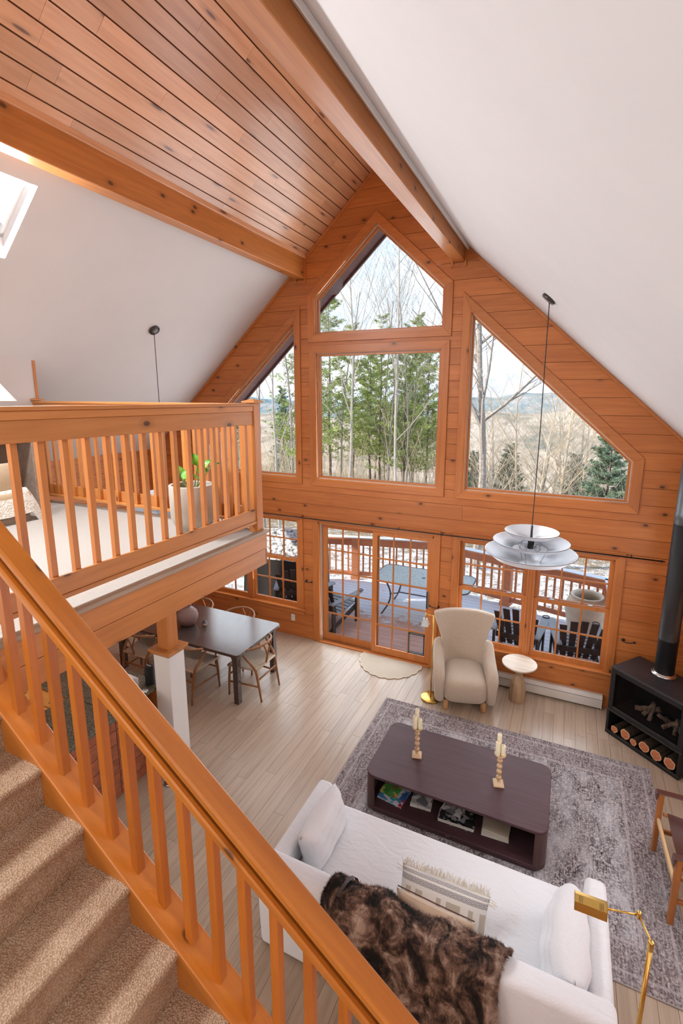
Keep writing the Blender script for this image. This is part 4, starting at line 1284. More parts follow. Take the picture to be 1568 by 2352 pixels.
pe.build('piping', plain('brown_piping', (.13, .05, .03), .6), sa)

# fur throw over the sofa back
m, nt, b = new_mat('mottled_brown_fur', (.2, .1, .06), .75, 0, .35)
v = coords(nt, True, (1, 1.0, 0.75))
n1 = noise(nt, v, 7.5, 4, .62, .7)
n2 = noise(nt, v, 42, 3, .7)
mx_ = nd(nt, 'ShaderNodeMath', operation='MULTIPLY_ADD'); nt.links.new(n2, mx_.inputs[0]); mx_.inputs[1].default_value = .22; nt.links.new(n1, mx_.inputs[2])
nt.links.new(ramp(nt, mx_.outputs[0], [(.50, (.010, .007, .006)), (.57, (.055, .030, .022)), (.66, (.22, .125, .085)), (.78, (.56, .42, .33))]), b.inputs['Base Color'])
M['fur'] = m
ft_ = thing('fur_throw', 'mottled brown fur throw hanging over the sofa back', 'throw blanket', (1.95, -4.10, .0), 0)
FX0, FX1 = 1.40, 2.53
path = curve_pts([(-3.985, .50), (-4.000, .62), (-4.020, .745), (-4.075, .800), (-4.150, .798), (-4.205, .735), (-4.215, .55), (-4.205, .33), (-4.210, .14)], 6)
path = [(p_[0], p_[1]) for p_ in [(q_.x, q_.y) for q_ in [Vector((a_[0], a_[1], 0)) for a_ in path]]]
NP = len(path)
rr = random.Random(12)
ph = [rr.uniform(0, 6.28) for _ in range(8)]
def fur_pt(u, v_):
    f = v_ * (NP - 1); i_ = min(int(f), NP - 2); t_ = f - i_
    y_ = path[i_][0] * (1 - t_) + path[i_ + 1][0] * t_; z_ = path[i_][1] * (1 - t_) + path[i_ + 1][1] * t_
    sk = -.045 * v_ + .012 * math.sin(7 * v_ + ph[6])
    x_ = FX0 + (FX1 - FX0) * u + sk + (.02 * math.sin(9 * v_ + ph[7]) if u > .98 or u < .02 else 0)
    wv_ = .012 * math.sin(11 * u * 1.1 + 5 * v_ + ph[0]) + .009 * math.sin(19 * u - 9 * v_ + ph[1]) + .006 * math.sin(31 * u + 23 * v_ + ph[2])
    ty = path[min(i_ + 1, NP - 1)][0] - path[i_][0]; tz = path[min(i_ + 1, NP - 1)][1] - path[i_][1]
    L_ = math.hypot(ty, tz) or 1
    ny, nz_ = -tz / L_, ty / L_
    if ny * (y_ + 4.10) + nz_ * (z_ - .45) < 0: ny, nz_ = -ny, -nz_
    hem = .03 * math.sin(6 * u + ph[3]) * max(0, v_ - .8) * 5
    return Vector((x_ - 1.95, y_ + ny * (wv_ + .012) + 4.10, z_ + nz_ * (wv_ + .012) + hem)), Vector((0, ny, nz_))
MB().grid(48, 60, lambda u, v_: fur_pt(u, v_)[0]).build('hide', M['fur'], ft_, smooth=True)
fb = MB()
for _ in range(26000):
    u, v_ = rr.random(), rr.random()
    if rr.random() < .12: u = rr.choice((0.0, 1.0))
    p_, n_ = fur_pt(u, v_)
    down = Vector((rr.uniform(-.5, .5), 0, -0.55))
    d_ = (n_ * rr.uniform(.5, 1.0) + down * .8 + Vector((rr.uniform(-.4, .4), rr.uniform(-.3, .3), rr.uniform(-.3, .3)))).normalized()
    L_ = rr.uniform(.014, .030); w_ = Vector((rr.uniform(-1, 1), rr.uniform(-1, 1), rr.uniform(-1, 1))).cross(d_).normalized() * .0013
    k_ = len(fb.v)
    fb.v += [tuple(p_ - w_), tuple(p_ + w_), tuple(p_ + d_ * L_ + Vector((0, 0, -.004)))]
    fb.f.append((k_, k_ + 1, k_ + 2))
me = bpy.data.meshes.new('fur_pile'); me.from_pydata(fb.v, [], fb.f); me.materials.append(M['fur'])
tag(link('fur_pile', me, ft_), kind='stuff')
MB().grid(2, 40, lambda u, v_: fur_pt(.075 + .022 * u + .03 * math.sin(3 * v_), v_ * .55)[0] + fur_pt(.08, v_ * .55)[1] * .020).build('lining_strip', plain('dark_lining', (.045, .028, .026), .6), ft_)

# ================================================================ brass lamp by the sofa
def path_tube(mb, pts, r_, n=10): return mb.tube(pts, r_, n)
bl = thing('floor_lamp', 'brass swing arm reading lamp beside the right sofa arm', 'floor lamp', (3.223, -3.92, 0))
MB().lathe([(.12, 0), (.125, .004), (.122, .018), (.03, .024), (.012, .03)], 32).build('base', M['brass'], bl, smooth=True)
MB().tube([(0, 0, .02), (0, 0, 1.07)], .0125, 16).build('pole', M['brass'], bl, smooth=True)
MB().lathe([(.0135, 1.045), (.0155, 1.05), (.0155, 1.095), (.013, 1.105), (.004, 1.108)], 16).build('collar', M['brass'], bl, smooth=True)
J1 = Vector((-.050, .100, 1.135))
MB().tube([(0, 0, 1.10), tuple(J1)], .0055, 10).build('swing_arm', M['brass'], bl, smooth=True)
MB().lathe([(.004, -.022), (.0125, -.02), (.0125, .018), (.005, .026)], 14, tuple(J1)).build('pivot', M['brass'], bl, smooth=True)
H1 = Vector((-.215, .070, 1.125))
MB().tube([tuple(J1), tuple(H1)], .0055, 10).build('swing_arm', M['brass'], bl, smooth=True)
hd = MB()
prof = [(-.048, -.035), (-.036, .012), (.0, .030), (.036, .012), (.048, -.035)]
prof_i = [(a * .93, b_ - .004) for a, b_ in prof]
def hxy(x_, p_): return (H1.x - x_, H1.y + p_[0] - .012 * x_, H1.z + p_[1])
for i_ in range(4):
    hd.hexa([hxy(-.005, prof[i_]), hxy(-.005, prof[i_ + 1]), hxy(-.005, prof_i[i_ + 1]), hxy(-.005, prof_i[i_])],
            [hxy(.165, prof[i_]), hxy(.165, prof[i_ + 1]), hxy(.165, prof_i[i_ + 1]), hxy(.165, prof_i[i_])])
hd.hexa([hxy(.162, q_) for q_ in prof], [hxy(.165, q_) for q_ in prof])
hd.hexa([hxy(-.005, q_) for q_ in prof], [hxy(-.002, q_) for q_ in prof])
sh = hd.build('lamp_shade', M['brass'], bl, weld=.0004)
for xs in (.018, .026, .034, .125, .133, .141):
    MB().bar(hxy(xs, (-.034, .015)), hxy(xs, (-.006, .029)), .0022, .0016).build('vent_slot', M['black_matte'], sh)

# ================================================================ brass lamp by the armchair
al = thing('floor_lamp', 'slim brass floor lamp standing behind the left side of the cream armchair', 'floor lamp', (1.165, -.735, 0))
MB().lathe([(.125, 0), (.130, .004), (.130, .022), (.125, .026), (.01, .030)], 36).build('base', M['brass'], al, smooth=True)
MB().tube([(0, 0, .02), (0, 0, 1.20)], .0085, 12).build('pole', M['brass'], al, smooth=True)
MB().tube([(0, 0, 1.195), (-.105, 0, 1.195)], .005, 8).build('arm', M['brass'], al, smooth=True)
MB().tube([(-.105, 0, 1.215), (-.108, 0, 1.13)], .006, 8).build('socket', M['brass'], al, smooth=True)
grey = plain('pewter_shade', (.50, .51, .50), .4, .35)
MB().hexa([(-.155, -.05, 1.04), (-.060, -.05, 1.04), (-.060, .05, 1.04), (-.155, .05, 1.04)], [(-.135, -.022, 1.14), (-.085, -.022, 1.14), (-.085, .022, 1.14), (-.135, .022, 1.14)]).build('lamp_shade', grey, al, bevel=.003)

# ================================================================ armchair
M['boucle'] = fabric('cream_boucle', (.58, .475, .365), (.44, .35, .26), 150, .95, .8, sheen=.5)
ac = thing('armchair', 'cream boucle wingback armchair beside the patio door', 'armchair', (1.555, -.53, 0), R(16))
# back shell: u across, v up; wings bend forward
def back_fn(side):
    def fn(u, v_):
        a = 2 * u - 1
        wdt = .335 - .045 * math.sin(PI * min(1, v_ / .85)) + .075 * max(0, v_ - .55) / .45
        z_ = .30 + .80 * v_ - .035 * (a * a) * max(0, v_ - .8) * 5 * .5
        wing = .20 * (abs(a) ** 2.6) * (1 - .45 * v_)
        y_ = .27 + .14 * v_ - wing
        th = .060 * (1 - .30 * abs(a) ** 4) * (1 - .25 * max(0, v_ - .9) * 10)
        nx = a * .55 * abs(a)
        return (a * wdt - side * nx * th * .9 * -1 * .6, y_ + side * th, z_)
    return fn
bk = MB()
NU, NV = 19, 17
bk.grid(NU, NV, back_fn(-1)); bk.grid(NU, NV, back_fn(1))
n0 = NU * NV
def idx(g_, i_, j_): return g_ * n0 + j_ * NU + i_
for j_ in range(NV - 1):
    for i_ in (0, NU - 1):
        bk.f.append((idx(0, i_, j_), idx(0, i_, j_ + 1), idx(1, i_, j_ + 1), idx(1, i_, j_)))
for i_ in range(NU - 1):
    for j_ in (0, NV - 1):
        bk.f.append((idx(0, i_, j_), idx(0, i_ + 1, j_), idx(1, i_ + 1, j_), idx(1, i_, j_)))
o = bk.build('backrest', M['boucle'], ac, bevel=.022, seg=3, angle=50, smooth=True)
sd_poly = [(.30, .10), (.33, .50), (.29, .74), (.20, .70), (.08, .605), (-.10, .565), (-.24, .53), (-.325, .45), (-.345, .33), (-.325, .10)]
for s_ in (-1, 1):
    mb = MB()
    x0, x1 = s_ * .262, s_ * .415
    inn = [(x0, y_, z_) for y_, z_ in sd_poly]
    out = [(x1 - s_ * (.035 if (z_ > .7 or z_ < .2) else 0), y_, z_) for y_, z_ in sd_poly]
    mb.hexa(inn, out)
    mb.build('arm', M['boucle'], ac, bevel=.055, seg=4, smooth=True)
seat = MB()
def seat_pt(u, v_):
    # closed rounded block swept as superellipsoid
    th_, ph_ = 2 * PI * u, PI * (v_ - .5)
    e1, e2 = .45, .35
    sg_ = lambda a_, e_: math.copysign(abs(a_) ** e_, a_)
    cx_ = sg_(math.cos(ph_), e1)
    x_ = .285 * cx_ * sg_(math.cos(th_), e2); y_ = .33 * cx_ * sg_(math.sin(th_), e2)
    z_ = .165 * sg_(math.sin(ph_), e1)
    y_ -= .05 * (1 - (x_ / .29) ** 2) * (1 if y_ < 0 else 0)
    return (x_, y_ - .03, .275 + z_ + .02 * (1 - (x_ / .29) ** 2))
seat.grid(40, 17, seat_pt, wrap_u=True)
seat.build('seat', M['boucle'], ac, smooth=True, weld=.0008)
leg_m = plain('turned_oak_leg', (.50, .27, .11), .45, var=.12)
for x_, y_ in ((-.24, -.27), (.24, -.27), (-.26, .24), (.26, .24)):
    MB().lathe([(.034, 0), (.036, .01), (.040, .13)], 18, (x_, y_, 0)).build('leg', leg_m, ac, smooth=True)

# side table
stb = thing('side_table', 'small round pale wood pedestal table between the armchair and the stove', 'side table', (2.235, -.275, 0))
trav = wood('bleached_mango_wood', (.50, .39, .29), (.70, .60, .49), 'X', world=False, knots=0, rough=.45, var=0, grain=18)
travz = wood('mango_wood_pedestal', (.30, .18, .09), (.52, .35, .21), 'Z', world=False, knots=0, rough=.45, var=0, grain=22)
MB().lathe([(.19, .515), (.222, .522), (.225, .535), (.222, .543), (.19, .545)], 48).build('tabletop', trav, stb, smooth=False, bevel=.002)
MB().lathe([(.105, 0), (.108, .02), (.106, .12), (.090, .26), (.062, .345), (.045, .372), (.055, .395), (.076, .455), (.090, .515)], 12).build('pedestal', travz, stb)

# ================================================================ baseboard heater
ht = thing('baseboard_heater', 'white baseboard heater below the right windows', 'heater', (2.23, -.004, 0))
hm = plain('almond_enamel', (.74, .69, .63), .4, var=.02)
hw = 1.03
MB().prism_x([(0, .02), (-.058, .02), (-.068, .03), (-.068, .135), (-.060, .140), (0, .140)], -hw, hw).build('front_panel', hm, ht)
MB().prism_x([(0, .163), (-.050, .163), (-.066, .150), (-.070, .152), (-.055, .185), (-.045, .200), (0, .200)], -hw, hw).build('top_cover', hm, ht)
MB().box(-hw, hw, -.045, 0, .140, .163).build('louver_slot', M['black_matte'], ht)
for s_ in (-1, 1):
    MB().box(s_ * hw - .004, s_ * hw + .004, -.072, 0, .008, .203).build('end_cap', hm, ht)
MB().box(-hw, hw, -.03, 0, 0, .02).build('back_foot', M['black_matte'], ht)

# ================================================================ gas stove
sv = thing('gas_stove', 'black steel corner gas stove with a log niche and flue pipe', 'stove', (3.281, -.487, 0), math.atan2(-.551, .666))
SW, SD, SHT = .864, .52, .875
bmt = M['black_matte']
def vb(name, x0, x1, y0, y1, z0, z1, m_=None, par=None, bev=.004):
    return MB().box(x0, x1, y0, y1, z0, z1).build(name, m_ or M['black'], par or sv, bevel=bev)
vb('base_plate', 0, SW, 0, SD, 0, .045)
vb('niche_side', 0, .03, 0, SD, .045, .305); vb('niche_side', SW - .03, SW, 0, SD, .045, .305); vb('niche_back', .03, SW - .03, .40, SD, .045, .305)
vb('ledge', -.006, SW + .006, -.008, SD, .305, .325)
vb('firebox_side', 0, .055, .0, SD, .325, SHT - .025); vb('firebox_side', SW - .055, SW, .0, SD, .325, SHT - .025)
vb('firebox_back', .055, SW - .055, .42, SD, .325, SHT - .025)
vb('frame_bar', .055, SW - .055, 0, .05, .325, .375); vb('frame_bar', .055, SW - .055, 0, .05, SHT - .075, SHT - .025)
vb('firebox_floor', .055, SW - .055, .05, .42, .325, .36, bmt)
tp = vb('top_plate', -.004, SW + .004, -.006, SD, SHT - .025, SHT, plain('charcoal_steel', (.030, .027, .030), .45))
for i_, (xa, xb, ya) in enumerate(((.20, .34, .055), (.22, .44, .10), (.42, .56, .055), (.48, .66, .10), (.64, .78, .055), (.70, .80, .10))):
    MB().box(xa, xb, ya, ya + .006, SHT, SHT + .0012).build('vent_slot', M['black'], tp)
MB().box(.05, SW - .05, .018, .022, .37, SHT - .07).build('glass_front', glass_mat('smoked_stove_glass', (.75, .73, .72), .05), sv)
m, nt, b = new_mat('ceramic_log', (.22, .15, .11), .9)
nt.links.new(ramp(nt, noise(nt, coords(nt, False), 18, 5), [(.35, (.16, .11, .085)), (.65, (.62, .46, .34))]), b.inputs['Base Color'])
clog = m
rl = random.Random(3)
for p0, p1, r_ in (((.22, .20, .40), (.46, .26, .50), .032), ((.34, .16, .39), (.36, .30, .52), .026), ((.42, .12, .38), (.40, .24, .56), .022), ((.50, .30, .40), (.74, .22, .42), .034), ((.56, .14, .39), (.70, .30, .50), .026), ((.60, .28, .40), (.50, .16, .50), .022), ((.70, .14, .38), (.66, .24, .52), .020)):
    pts = [Vector(p0).lerp(Vector(p1), k_ / 5) + Vector((rl.uniform(-.008, .008), rl.uniform(-.008, .008), rl.uniform(-.008, .008))) for k_ in range(6)]
    MB().tube(pts, [r_ * rl.uniform(.8, 1.1) for _ in range(6)], 9).build('ceramic_log', clog, sv, smooth=True)
vb('rear_riser', SW * .5 - .09, SW * .5 + .09, .30, .49, SHT, SHT + .006, bmt)
PXL, PYL = .375, .385
pm = plain('flue_black', (.013, .013, .014), .5)
MB().lathe([(.125, SHT + .002), (.128, SHT + .010), (.108, SHT + .014), (.104, SHT + .03)], 36, (PXL, PYL, 0)).build('flue_collar', M['chrome'], sv, smooth=True)
MB().lathe([(.1, SHT + .005), (.1, 1.30), (.1035, 1.302), (.1035, 1.335), (.1, 1.337), (.1, 2.72)], 36, (PXL, PYL, 0)).build('flue_pipe', pm, sv, smooth=True)
MB().lathe([(.103, 2.66), (.103, 2.78), (.096, 2.79), (.096, 3.36)], 36, (PXL, PYL, 0)).build('flue_pipe', plain('flue_grey_top', (.12, .14, .15), .4, .3), sv, smooth=True)
# split logs in the niche
m, nt, b = new_mat('red_cut_wood', (.60, .20, .09), .8)
tco = nt.nodes.new('ShaderNodeTexCoord').outputs['Object']
nt.links.new(ramp(nt, noise(nt, tco, 40, 4), [(.3, (.50, .14, .055)), (.7, (.70, .27, .13))]), b.inputs['Base Color'])
core = m
sap = plain('pale_sapwood', (.78, .46, .26), .8, var=.1)
bark = plain('dark_bark', (.055, .032, .016), .95, var=.5, scale=40)
svm = sv.matrix_basis if False else Matrix.Translation((3.281, -.487, 0)) @ Matrix.Rotation(math.atan2(-.551, .666), 4, 'Z')
order = ['leftmost', 'second', 'third', 'fourth', 'fifth', 'rightmost']
for i_, (lx, r_, zz) in enumerate(((.105, .040, .0), (.235, .058, 0), (.345, .038, 0), (.460, .058, 0), (.605, .058, 0), (.745, .060, 0))):
    wp = svm @ Vector((lx, .02 + (i_ % 2) * .01, .046))
    t = thing('firewood_log', 'red hearted firewood log, %s in the niche under the stove' % (order[i_] if i_ in (0, 5) else order[i_] + ' from the left'), 'log', wp, math.atan2(-.551, .666), 'firewood logs in the stove niche')
    rr2 = random.Random(i_ + 20)
    ks = [1 + rr2.uniform(-.10, .10) for _ in range(18)]
    out = [(r_ * ks[k_] * math.cos(2 * PI * k_ / 18), r_ * ks[k_] * math.sin(2 * PI * k_ / 18) + r_ * 1.03) for k_ in range(18)]
    lo_ = -min(p_[1] for p_ in out)
    out = [(a_, b_ + lo_) for a_, b_ in out]
    cz = sum(p_[1] for p_ in out) / 18
    inn = [(a_ * .84, cz + (b_ - cz) * .84) for a_, b_ in out]
    MB().prism_y(out, .002, .34).build('bark', bark, t, smooth=False)
    sring = MB()
    for k_ in range(18):
        q_ = (k_ + 1) % 18
        sring.prism_y([out[k_], out[q_], inn[q_], inn[k_]], -.004, .002)
    sring.build('sapwood_ring', sap, t, weld=.0003)
    MB().prism_y(inn, -.003, .002).build('heartwood', core, t)

# ================================================================ leather sling chair at the right edge
M['teak'] = wood('teak_frame', (.33, .105, .025), (.50, .185, .05), 'Z', world=False, knots=0, rough=.4, var=.05)
M['oakrail'] = wood('oak_rail', (.48, .29, .13), (.66, .44, .22), 'Y', world=False, knots=0, rough=.45, var=.05)
lea = new_mat('oxblood_leather', (.085, .030, .024), .32, 0, .6)[0]
lc = thing('sling_chair', 'oxblood leather sling chair with a teak frame at the right edge', 'armchair', (3.60, -2.40, 0), R(2))
for y_ in (-.33, .33):
    for x_, hh in ((0, .60), (.56, .60)):
        MB().hexa([(x_ - .02, y_ - .022, 0), (x_ + .02, y_ - .022, 0), (x_ + .02, y_ + .022, 0), (x_ - .02, y_ + .022, 0)],
                  [(x_ - .022, y_ - .024, hh), (x_ + .022, y_ - .024, hh), (x_ + .022, y_ + .024, hh), (x_ - .022, y_ + .024, hh)]).build('leg', M['teak'], lc, bevel=.006)
    MB().box(-.035, .60, y_ - .030, y_ + .030, .598, .606).box(-.041, -.033, y_ - .030, y_ + .030, .535, .606).box(.598, .604, y_ - .03, y_ + .03, .535, .606).build('arm_strap', lea, lc, bevel=.002)
    MB().box(.02, .54, y_ - .014, y_ + .014, .20, .235).build('side_stretcher', M['teak'], lc, bevel=.004)
    MB().tube([(.03, y_ * .94, .405), (.53, y_ * .94, .355)], .015, 10).build('seat_bar', M['teak'], lc, smooth=True)
for x_ in (0, .56):
    for z_ in (.245, .315):
        MB().box(x_ - .012 + (.024 if z_ < .3 else 0), x_ + .012 + (.024 if z_ < .3 else 0), -.31, .31, z_, z_ + .045).build('cross_rail', M['oakrail'], lc, bevel=.004)
MB().grid(9, 15, lambda u, v_: (.06 + .46 * u, (2 * v_ - 1) * .315, .425 - .05 * u - .05 * math.sin(PI * v_))).build('seat_sling', lea, lc, smooth=True)
MB().grid(15, 9, lambda u, v_: (.50 + .14 * v_ + .04 * math.sin(PI * u), (2 * u - 1) * .30, .40 + .42 * v_)).build('back_sling', lea, lc, smooth=True)

# ================================================================ pendant lamps
M['shade_in'] = plain('satin_white_metal', (.80, .83, .88), .35, .0, var=.02)
M['cord_black'] = plain('black_cord', (.02, .015, .012), .6)
bulb_m = glass_mat('clear_bulb_glass', (.95, .96, .97), .09)
def pendant(x_, y_, zc, zlamp, lab, rot_can):
    t = thing('pendant_lamp', lab, 'pendant lamp', (x_, y_, zlamp), 0, 'tiered dish pendant lamps')
    def dish(name, r_, z_, depth, r2):
        prof = [(r_, z_), (r_ * .985, z_ - .004), (r_ * .80, z_ - depth * .55), (r2, z_ - depth)]
        o_ = MB()
        inn = [(a_ - .003 if a_ > .02 else a_, b_ + .004) for a_, b_ in prof]
        o_.lathe(prof + inn[::-1] + [prof[0]], 56, closed_ends=False)
        d = o_.build(name, M['shade_in'], t, smooth=True, weld=.0005)
        rim = MB()
        rim.tube([(r_ * math.cos(2 * PI * k_ / 56), r_ * math.sin(2 * PI * k_ / 56), z_) for k_ in range(57)], .0022, 5, caps=False)
        rim.build('rim', M['black_matte'], d)
        return d
    dish('lower_shade', .435, 0, .125, .10)
    dish('middle_shade', .360, .105, .085, .17)
    dish('upper_shade', .255, .205, .080, .03)
    MB().lathe([(.102, -.125), (.060, -.145), (.001, -.150)], 40, closed_ends=False).build('diffuser', M['shade_in'], t, smooth=True)
    MB().lathe([(.030, .03), (.030, .12), (.012, .13), (.010, .22), (.010, .26), (.004, .262)], 16).build('socket_stem', M['black'], t, smooth=True)
    for k_ in range(4):
        a = PI / 4 + k_ * PI / 2
        c_ = (.095 * math.cos(a), .095 * math.sin(a), .055)
        MB().lathe([(.002, -.032), (.022, -.024), (.031, 0), (.022, .024), (.002, .032)], 16, c_).build('bulb', bulb_m, t, smooth=True)
        MB().tube([(.028 * math.cos(a), .028 * math.sin(a), .065), (.070 * math.cos(a), .070 * math.sin(a), .058)], .010, 10).build('socket', M['chrome'], t, smooth=True)
    for k_ in range(3):
        a = 2 * PI * k_ / 3 + .3
        MB().tube([(.10 * math.cos(a), .10 * math.sin(a), -.12), (.17 * math.cos(a), .17 * math.sin(a), .03), (.03 * math.cos(a), .03 * math.sin(a), .13)], .0018, 5).build('strut', M['black_matte'], t)
    zt = zc - zlamp
    MB().tube([(0, 0, .25), (.006, 0, zt * .5), (0, 0, zt - .05), (-.01, 0, zt - .012)], .0042, 8).build('cord', M['cord_black'], t, smooth=True)
    cn = MB().lathe([(.068, -.004), (.070, -.012), (.066, -.028), (.02, -.031), (.002, -.032)], 32).build('ceiling_canopy', plain('dark_bronze', (.075, .062, .060), .35, .5), t, smooth=True)
    cn.location = (0, 0, zt)
    cn.rotation_euler = (0, rot_can, 0)
    return t
pendant(2.335, -1.653, ZC(2.335), 2.515, 'tiered white dish pendant lamp hanging in front of the right windows', TH)
pendant(-2.378, -1.702, ZC(2.378), 2.515, 'tiered white dish pendant lamp over the dining table, mostly hidden by the loft railing', -TH)

# ================================================================ curtain rod, hooks, outlet, mat
cr_ = thing('curtain_rod', 'long thin black curtain rod above the door and lower windows', 'curtain rod', (0, -.075, 2.112))
MB().tube([(-3.70, 0, 0), (3.70, 0, 0)], .0085, 10).build('rod', M['black'], cr_, smooth=True)
for s_ in (-1, 1):
    f_ = MB().lathe([(.009, 0), (.014, .004), (.013, .02), (.006, .03), (.010, .04), (.002, .05)], 12).build('finial', M['black'], cr_, smooth=True)
    f_.rotation_euler = (0, s_ * PI / 2, 0); f_.location = (s_ * 3.70, 0, 0)
for x_ in (-3.45, -1.21, .42, 1.08, 3.40):
    MB().tube([(x_, .078, .012), (x_, .01, .012), (x_, 0, -.012)], .006, 6).build('bracket', M['black'], cr_)
for x_, z_, s_, lab in ((-1.165, 1.03, 1, 'black curtain holdback left of the patio door'), (1.045, .995, -1, 'black curtain holdback behind the top of the armchair'), (3.425, 1.005, 1, 'black curtain holdback right of the right window above the stove')):
    hk = thing('curtain_holdback', lab, 'curtain hook', (x_, -.001, z_), 0, 'curtain holdbacks')
    ro = MB().lathe([(.022, 0), (.020, .008), (.008, .012)], 16).build('rosette', M['black'], hk, smooth=True)
    ro.rotation_euler = (PI / 2, 0, 0)
    MB().tube(curve_pts([(0, -.005, 0), (0, -.06, .004), (s_ * .03, -.085, .008), (s_ * .09, -.075, .010), (s_ * .12, -.045, .008)], 5), .006, 8).build('hook_arm', M['black'], hk, smooth=True)
    MB().lathe([(.002, -.016), (.014, -.008), (.014, .008), (.002, .016)], 12, (s_ * .12, -.045, .008)).build('hook_ball', M['black'], hk, smooth=True)
ou = thing('wall_outlet', 'white electrical outlet on the pine wall beside the dining table', 'outlet', (-1.437, -.001, .328))
ow = plain('white_outlet_plastic', (.82, .79, .74), .35)
MB().box(-.037, .037, -.006, 0, -.06, .06).build('cover_plate', ow, ou, bevel=.003)
for z_ in (-.022, .022):
    sf_ = MB().box(-.016, .016, -.0085, -.006, z_ - .014, z_ + .014).build('socket_face', ow, ou, bevel=.003)
    for x_ in (-.006, .006): MB().box(x_ - .0012, x_ + .0012, -.009, -.0085, z_ - .005, z_ + .006).build('slot', M['black'], sf_)
m, nt, b = new_mat('woven_jute_mat', (.66, .56, .42), .95, 0, .1)
wv = nd(nt, 'ShaderNodeTexWave', Scale=26.0, Distortion=1.2); wv.wave_type = 'RINGS'; wv.rings_direction = 'Z'
nt.links.new(coords(nt, False), wv.inputs['Vector'])
nt.links.new(ramp(nt, wv.outputs[0], [(.2, (.48, .40, .30)), (.7, (.72, .63, .51))]), b.inputs['Base Color'])
bump(nt, b, wv.outputs[0], .5, .004)
dmt = thing('doormat', 'half round jute doormat with a scalloped edge at the patio door', 'doormat', (.362, -.045, 0))
out = []
NS = 11
for i_ in range(NS * 6 + 1):
    a = PI + PI * i_ / (NS * 6)
    sc_ = 1 + .045 * abs(math.sin(NS * (a - PI)))
    out.append((.475 * sc_ * math.cos(a), .505 * sc_ * math.sin(a)))
out = out + [(.475, .02), (-.475, .02)]
MB().prism_z(out, .0005, .010).build('weave', m, dmt)
MB().tube([(x_, y_, .008) for x_, y_ in out] + [(out[0][0], out[0][1], .008)], .0075, 6).build('scalloped_edge', plain('pale_jute_cord', (.76, .67, .53), .9), dmt)

# ================================================================ loft things
pl = thing('planter', 'tall grey concrete planter with a young pothos behind the loft railing', 'planter', (-.40, -3.30, LOFT_Z))
conc = plain('pale_concrete', (.46, .41, .345), .7, var=.08, scale=9)
MB().lathe([(.10, 0), (.105, .05), (.12, .065), (.165, .10), (.187, .16), (.192, .28), (.192, .445), (.188, .45), (.165, .45), (.162, .44), (.160, .39)], 44, closed_ends=True).build('pot', conc, pl, smooth=True)
MB().lathe([(.161, .392), (.08, .400), (.001, .402)], 28, closed_ends=False).build('soil', plain('dark_soil', (.045, .028, .018), .95, var=.4, scale=60), pl, smooth=True)
leafm = plain('bright_leaf', (.16, .42, .045), .4, var=.25, scale=20)
lm = MB()
def leaf_mesh():
    mb = MB()
    def fn(u, v_):
        a = 2 * u - 1
        w_ = .042 * (math.sin(PI * min(1, v_ ** .62)) ** .8)
        return (a * w_, v_ * .105, .012 * a * a + .012 * math.sin(PI * v_))
    mb.grid(7, 9, fn)
    return mb.mesh('leaf', leafm, smooth=True)
lf_me = leaf_mesh()
stem_m = plain('green_stem', (.20, .30, .07), .6)
rl = random.Random(9)
for i_, (dx, dy, hz, ax, sc_) in enumerate(((.02, .06, .20, 1.2, 1.25), (.07, .05, .16, -.4, 1.35), (.12, .07, .15, -1.0, 1.3), (-.09, -.03, .10, 1.0, 1.2), (-.03, -.05, .09, -.2, 1.1), (.10, .0, .08, 2.2, .9), (-.12, .03, .05, 2.8, .7), (.05, .10, .12, .5, 1.1))):
    MB().tube(curve_pts([(dx * .4, dy * .4, .40), (dx * .8, dy * .8, .40 + hz * .7), (dx, dy, .40 + hz)], 4), .004, 6).build('stem', stem_m, pl, smooth=True)
    link('leaf', lf_me, pl, (dx, dy, .40 + hz), (R(rl.uniform(35, 75)), R(rl.uniform(-15, 15)), ax), (sc_, sc_, sc_))
gw = wood('grey_washed_oak', (.25, .175, .13), (.42, .32, .25), 'Y', knots=0, rough=.6, var=.05)
dw = wood('grey_washed_oak_dark', (.16, .11, .08), (.26, .19, .145), 'Z', knots=0, rough=.6, var=.05)
cs = thing('console_cabinet', 'grey washed wooden cabinet against the white loft wall', 'cabinet', (-2.71, -3.95, LOFT_Z))
MB().box(-.145, .145, -.72, .72, .735, .79).build('top', gw, cs, bevel=.004)
for y_ in (-.70, .66): MB().box(-.14, .14, y_, y_ + .05, 0, .735).build('side_panel', gw, cs, bevel=.003)
MB().box(-.14, -.12, -.65, .66, .05, .735).build('back_panel', dw, cs)
MB().box(-.12, .14, -.65, .66, .03, .05).build('shelf', gw, cs)
tl = thing('table_lamp', 'table lamp with a white cone shade on the loft cabinet', 'table lamp', (-2.645, -3.58, LOFT_Z + .79))
shm = new_mat('white_linen_shade', (.86, .83, .76), .9)[0]
MB().lathe([(.06, 0), (.075, .01), (.09, .08), (.06, .18), (.02, .24), (.012, .38)], 28).build('base', plain('white_ceramic', (.78, .76, .72), .3), tl, smooth=True)
MB().lathe([(.215, .365), (.07, .57), (.068, .57), (.213, .365)], 40, closed_ends=False).build('lamp_shade', shm, tl, smooth=True)
MB().tube([(0, 0, .36), (0, 0, .56)], .006, 8).build('harp', M['brass'], tl)
shp = fabric('sheepskin', (.80, .75, .66), (.64, .57, .47), 60, 1.0, 1.0, sheen=.6, big=18)
sc2 = thing('lounge_chair', 'low cream lounge chair draped with a white sheepskin in the loft', 'lounge chair', (-2.36, -3.99, LOFT_Z), 0)
sc2.scale = (.5, 1, 1)
MB().box(-.36, .36, -.42, .42, .06, .30).build('seat_base', fabric('tan_suede', (.58, .44, .28), (.50, .36, .22), 120), sc2, bevel=.05, seg=3, smooth=True)
